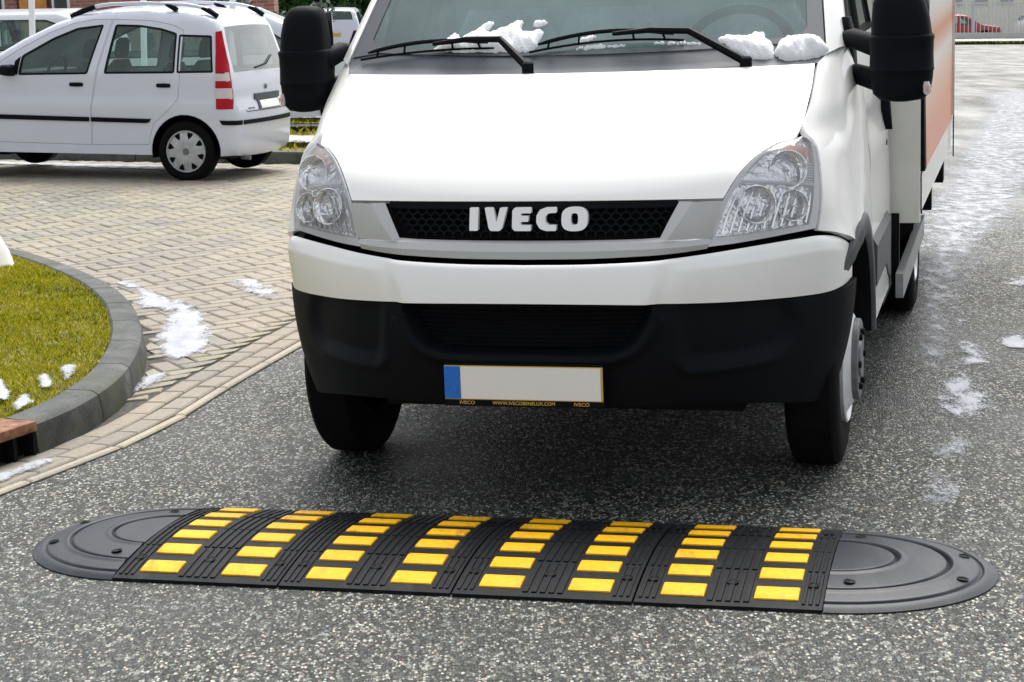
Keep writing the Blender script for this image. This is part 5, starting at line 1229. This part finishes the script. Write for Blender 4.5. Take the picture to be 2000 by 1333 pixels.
# ------------------------------------------------------------------ poles, bollard
def pole(label, x, y, r=.031, h=6.5, lean=.058):
    z = float(terr(x, y)); o = MB().lathe([(0, r*1.25), (.25, r*1.2), (.27, r), (h, r*.9), (h+.01, .0001)], axis='z', n=18).build('lamp_pole', 'white_pole', None, smooth=40)
    o.location = (x, y, z); o.rotation_euler = (0, lean, 0); return tag(o, label, 'pole', 'white poles behind the hatchback')
pole('left white pole of the three, in front of the pale car', -4.70, 19.5); pole('middle white pole, rising behind the hatchback roof', -3.60, 19.5); pole('right white pole, behind the rear roof rail of the hatchback', -2.72, 19.5)
o = MB().lathe([(-.02, .27), (.10, .235), (.22, .175), (.36, .12), (.46, .085), (.50, .05), (.505, .0001)], axis='z', n=36).build('bollard', 'bollard', None, smooth=60)
o.location = (-3.03, 10.78, .10); tag(o, 'white flared concrete bollard foot at the back of the grass island', 'bollard')

# ------------------------------------------------------------------ far background
def building(name, label, cat, x0, x1, y, zb_, h, wall, wins, depth=8.):
    t = thing(name, label, cat, ((x0+x1)/2, y, zb_)); w = x1-x0
    MB().box((0, depth/2, h/2), (w, depth, h)).build('wall', wall, t, smooth=0)
    MB().box((0, depth/2, h+.1), (w+.5, depth+.5, .2)).build('roof', 'fence_metal', t, smooth=0)
    for (cx, cz, ww, wh, mt) in wins:
        f = MB().box((cx-(x0+x1)/2, -.02, cz), (ww, .08, wh)).build('window', 'facade_white' if mt != 'orange_panel' else 'bark', t, smooth=0)
        MB().box((cx-(x0+x1)/2, -.05, cz), (ww-.10, .05, wh-.10)).build('pane', mt, f, smooth=0)
    return t
zL = float(terr(-7, 38))
bb = building('brick_building', 'red brick building with orange panels behind the parked cars', 'building', -16, -5.15, 38, zL, 6.5, 'brick',
    [(-9.95, 1.6, .9, 2.4, 'window_dark'), (-8.95, 1.55, .62, 2.6, 'orange_panel'), (-8.42, 1.6, .34, 2.6, 'window_dark'), (-10.9, 1.6, .5, 2.4, 'orange_panel'), (-6.3, 3.6, 1.6, 1.5, 'window_dark'), (-12.6, 1.8, 1.6, 1.5, 'window_dark'), (-14.6, 1.8, 1.6, 1.5, 'window_dark')])
zR = float(terr(25, 115))
building('white_building', 'long white building with lilac windows behind the metal fence', 'building', 8, 45, 115, zR-.3, 7, 'facade_white', [(10.2+1.49*k, 3.3, .86, 2.4, 'window_lilac') for k in range(23)])
fn = thing('metal_fence', 'grey metal bar fence on posts along the far verge', 'fence', (0, 100, 0))
def zf_(x): return float(terr(x, 100))
pmesh = None
for x in np.arange(16.7, 40, 1.83):
    MB().box((x, .0, zf_(x)+1.05), (.055 if int(round((x-16.7)/1.83)) % 2 else .16, .07, 2.3)).build('post', 'fence_metal', fn, smooth=0)
bm_ = MB().box((0, 0, 0), (.034, .03, 1.75)).build('bar', 'fence_metal', fn, smooth=0); bmesh_ = bm_.data; bm_.location = (16.8, -.06, zf_(16.8)+1.2)
for x in np.arange(17.0, 36.5, .205): b = link('bar', bmesh_, None, fn); b.location = (x, -.06, zf_(x)+1.2)
for z, h in ((2.02, .07), (.40, .28)):
    MB().add([(x, yy, zf_(x)+z+zz) for x in (16.6, 40) for yy, zz in ((-.09, -h/2), (-.09, h/2), (-.03, h/2), (-.03, -h/2))], [(0, 1, 2, 3), (4, 7, 6, 5), (0, 4, 5, 1), (1, 5, 6, 2), (2, 6, 7, 3), (3, 7, 4, 0)]).build('rail', 'fence_metal', fn, smooth=0)
def shrub(name, label, cat, x, y, w, h, mat, n, leaf, trunk=True):
    t = thing(name, label, cat, (x, y, float(terr(x, y))))
    cl = [(rng.normal(0, .3)*w, rng.normal(0, .3)*w*.7, h*rng.uniform(.15, .92), rng.uniform(.14, .30)*min(w, h)) for _ in range(26)]
    k = rng.integers(0, len(cl), n); C0 = np.array(cl)[k]; d = rng.normal(0, 1, (n, 3)); d /= np.linalg.norm(d, axis=1, keepdims=True); P = C0[:, :3]+d*(C0[:, 3:]*rng.uniform(.4, 1.05, (n, 1))); P[:, 2] = np.maximum(P[:, 2], .05)
    a = rng.normal(0, 1, (n, 3)); a /= np.linalg.norm(a, axis=1, keepdims=True); b = np.cross(a, rng.normal(0, 1, (n, 3))); b /= np.linalg.norm(b, axis=1, keepdims=True); s = leaf*rng.uniform(.6, 1.3, (n, 1))
    v = np.stack([P-a*s, P+b*s*.45, P+a*s, P-b*s*.45], 1).reshape(-1, 3); me = bpy.data.meshes.new('crown'); me.from_pydata(v.tolist(), [], [(4*i, 4*i+1, 4*i+2, 4*i+3) for i in range(n)]); link('crown', me, mat, t)
    tr = MB()
    for c in cl[:12]: tr.tube([(c[0]*.15, c[1]*.15, 0), (c[0]*.5, c[1]*.5, c[2]*.5), c[:3]], [.045*h/2, .03*h/2, .01], n=6)
    tr.build('stem', 'bark', t, smooth=60)
shrub('shrub', 'olive brown shrub behind the rear roof rail of the hatchback', 'shrub', -4.3, 30.5, .8, 1.9, 'leaf_olive', 2600, .06)
shrub('shrub', 'grey green frosted shrub behind the silver car', 'shrub', -3.55, 29.5, 1.1, 1.75, 'leaf_grey', 3600, .05)
shrub('tree', 'dark green bushy tree behind the left mirror of the truck', 'tree', -7.4, 70, 3.4, 6.0, 'leaf_dark', 16000, .15)
shrub('tree', 'fresh green tree standing next to the white estate car', 'tree', -3.6, 72, 3.2, 6.0, 'leaf_dark', 12000, .14)
MB().box((0, 0, 1.6), (.40, .5, 3.2)).build('brick_pillar', 'brick', None, smooth=0).location = (-4.28, 36, float(terr(-4.28, 36)))
tag(bpy.data.objects['brick_pillar'], 'pinkish brick gate pillar seen just left of the truck mirror', 'pillar')
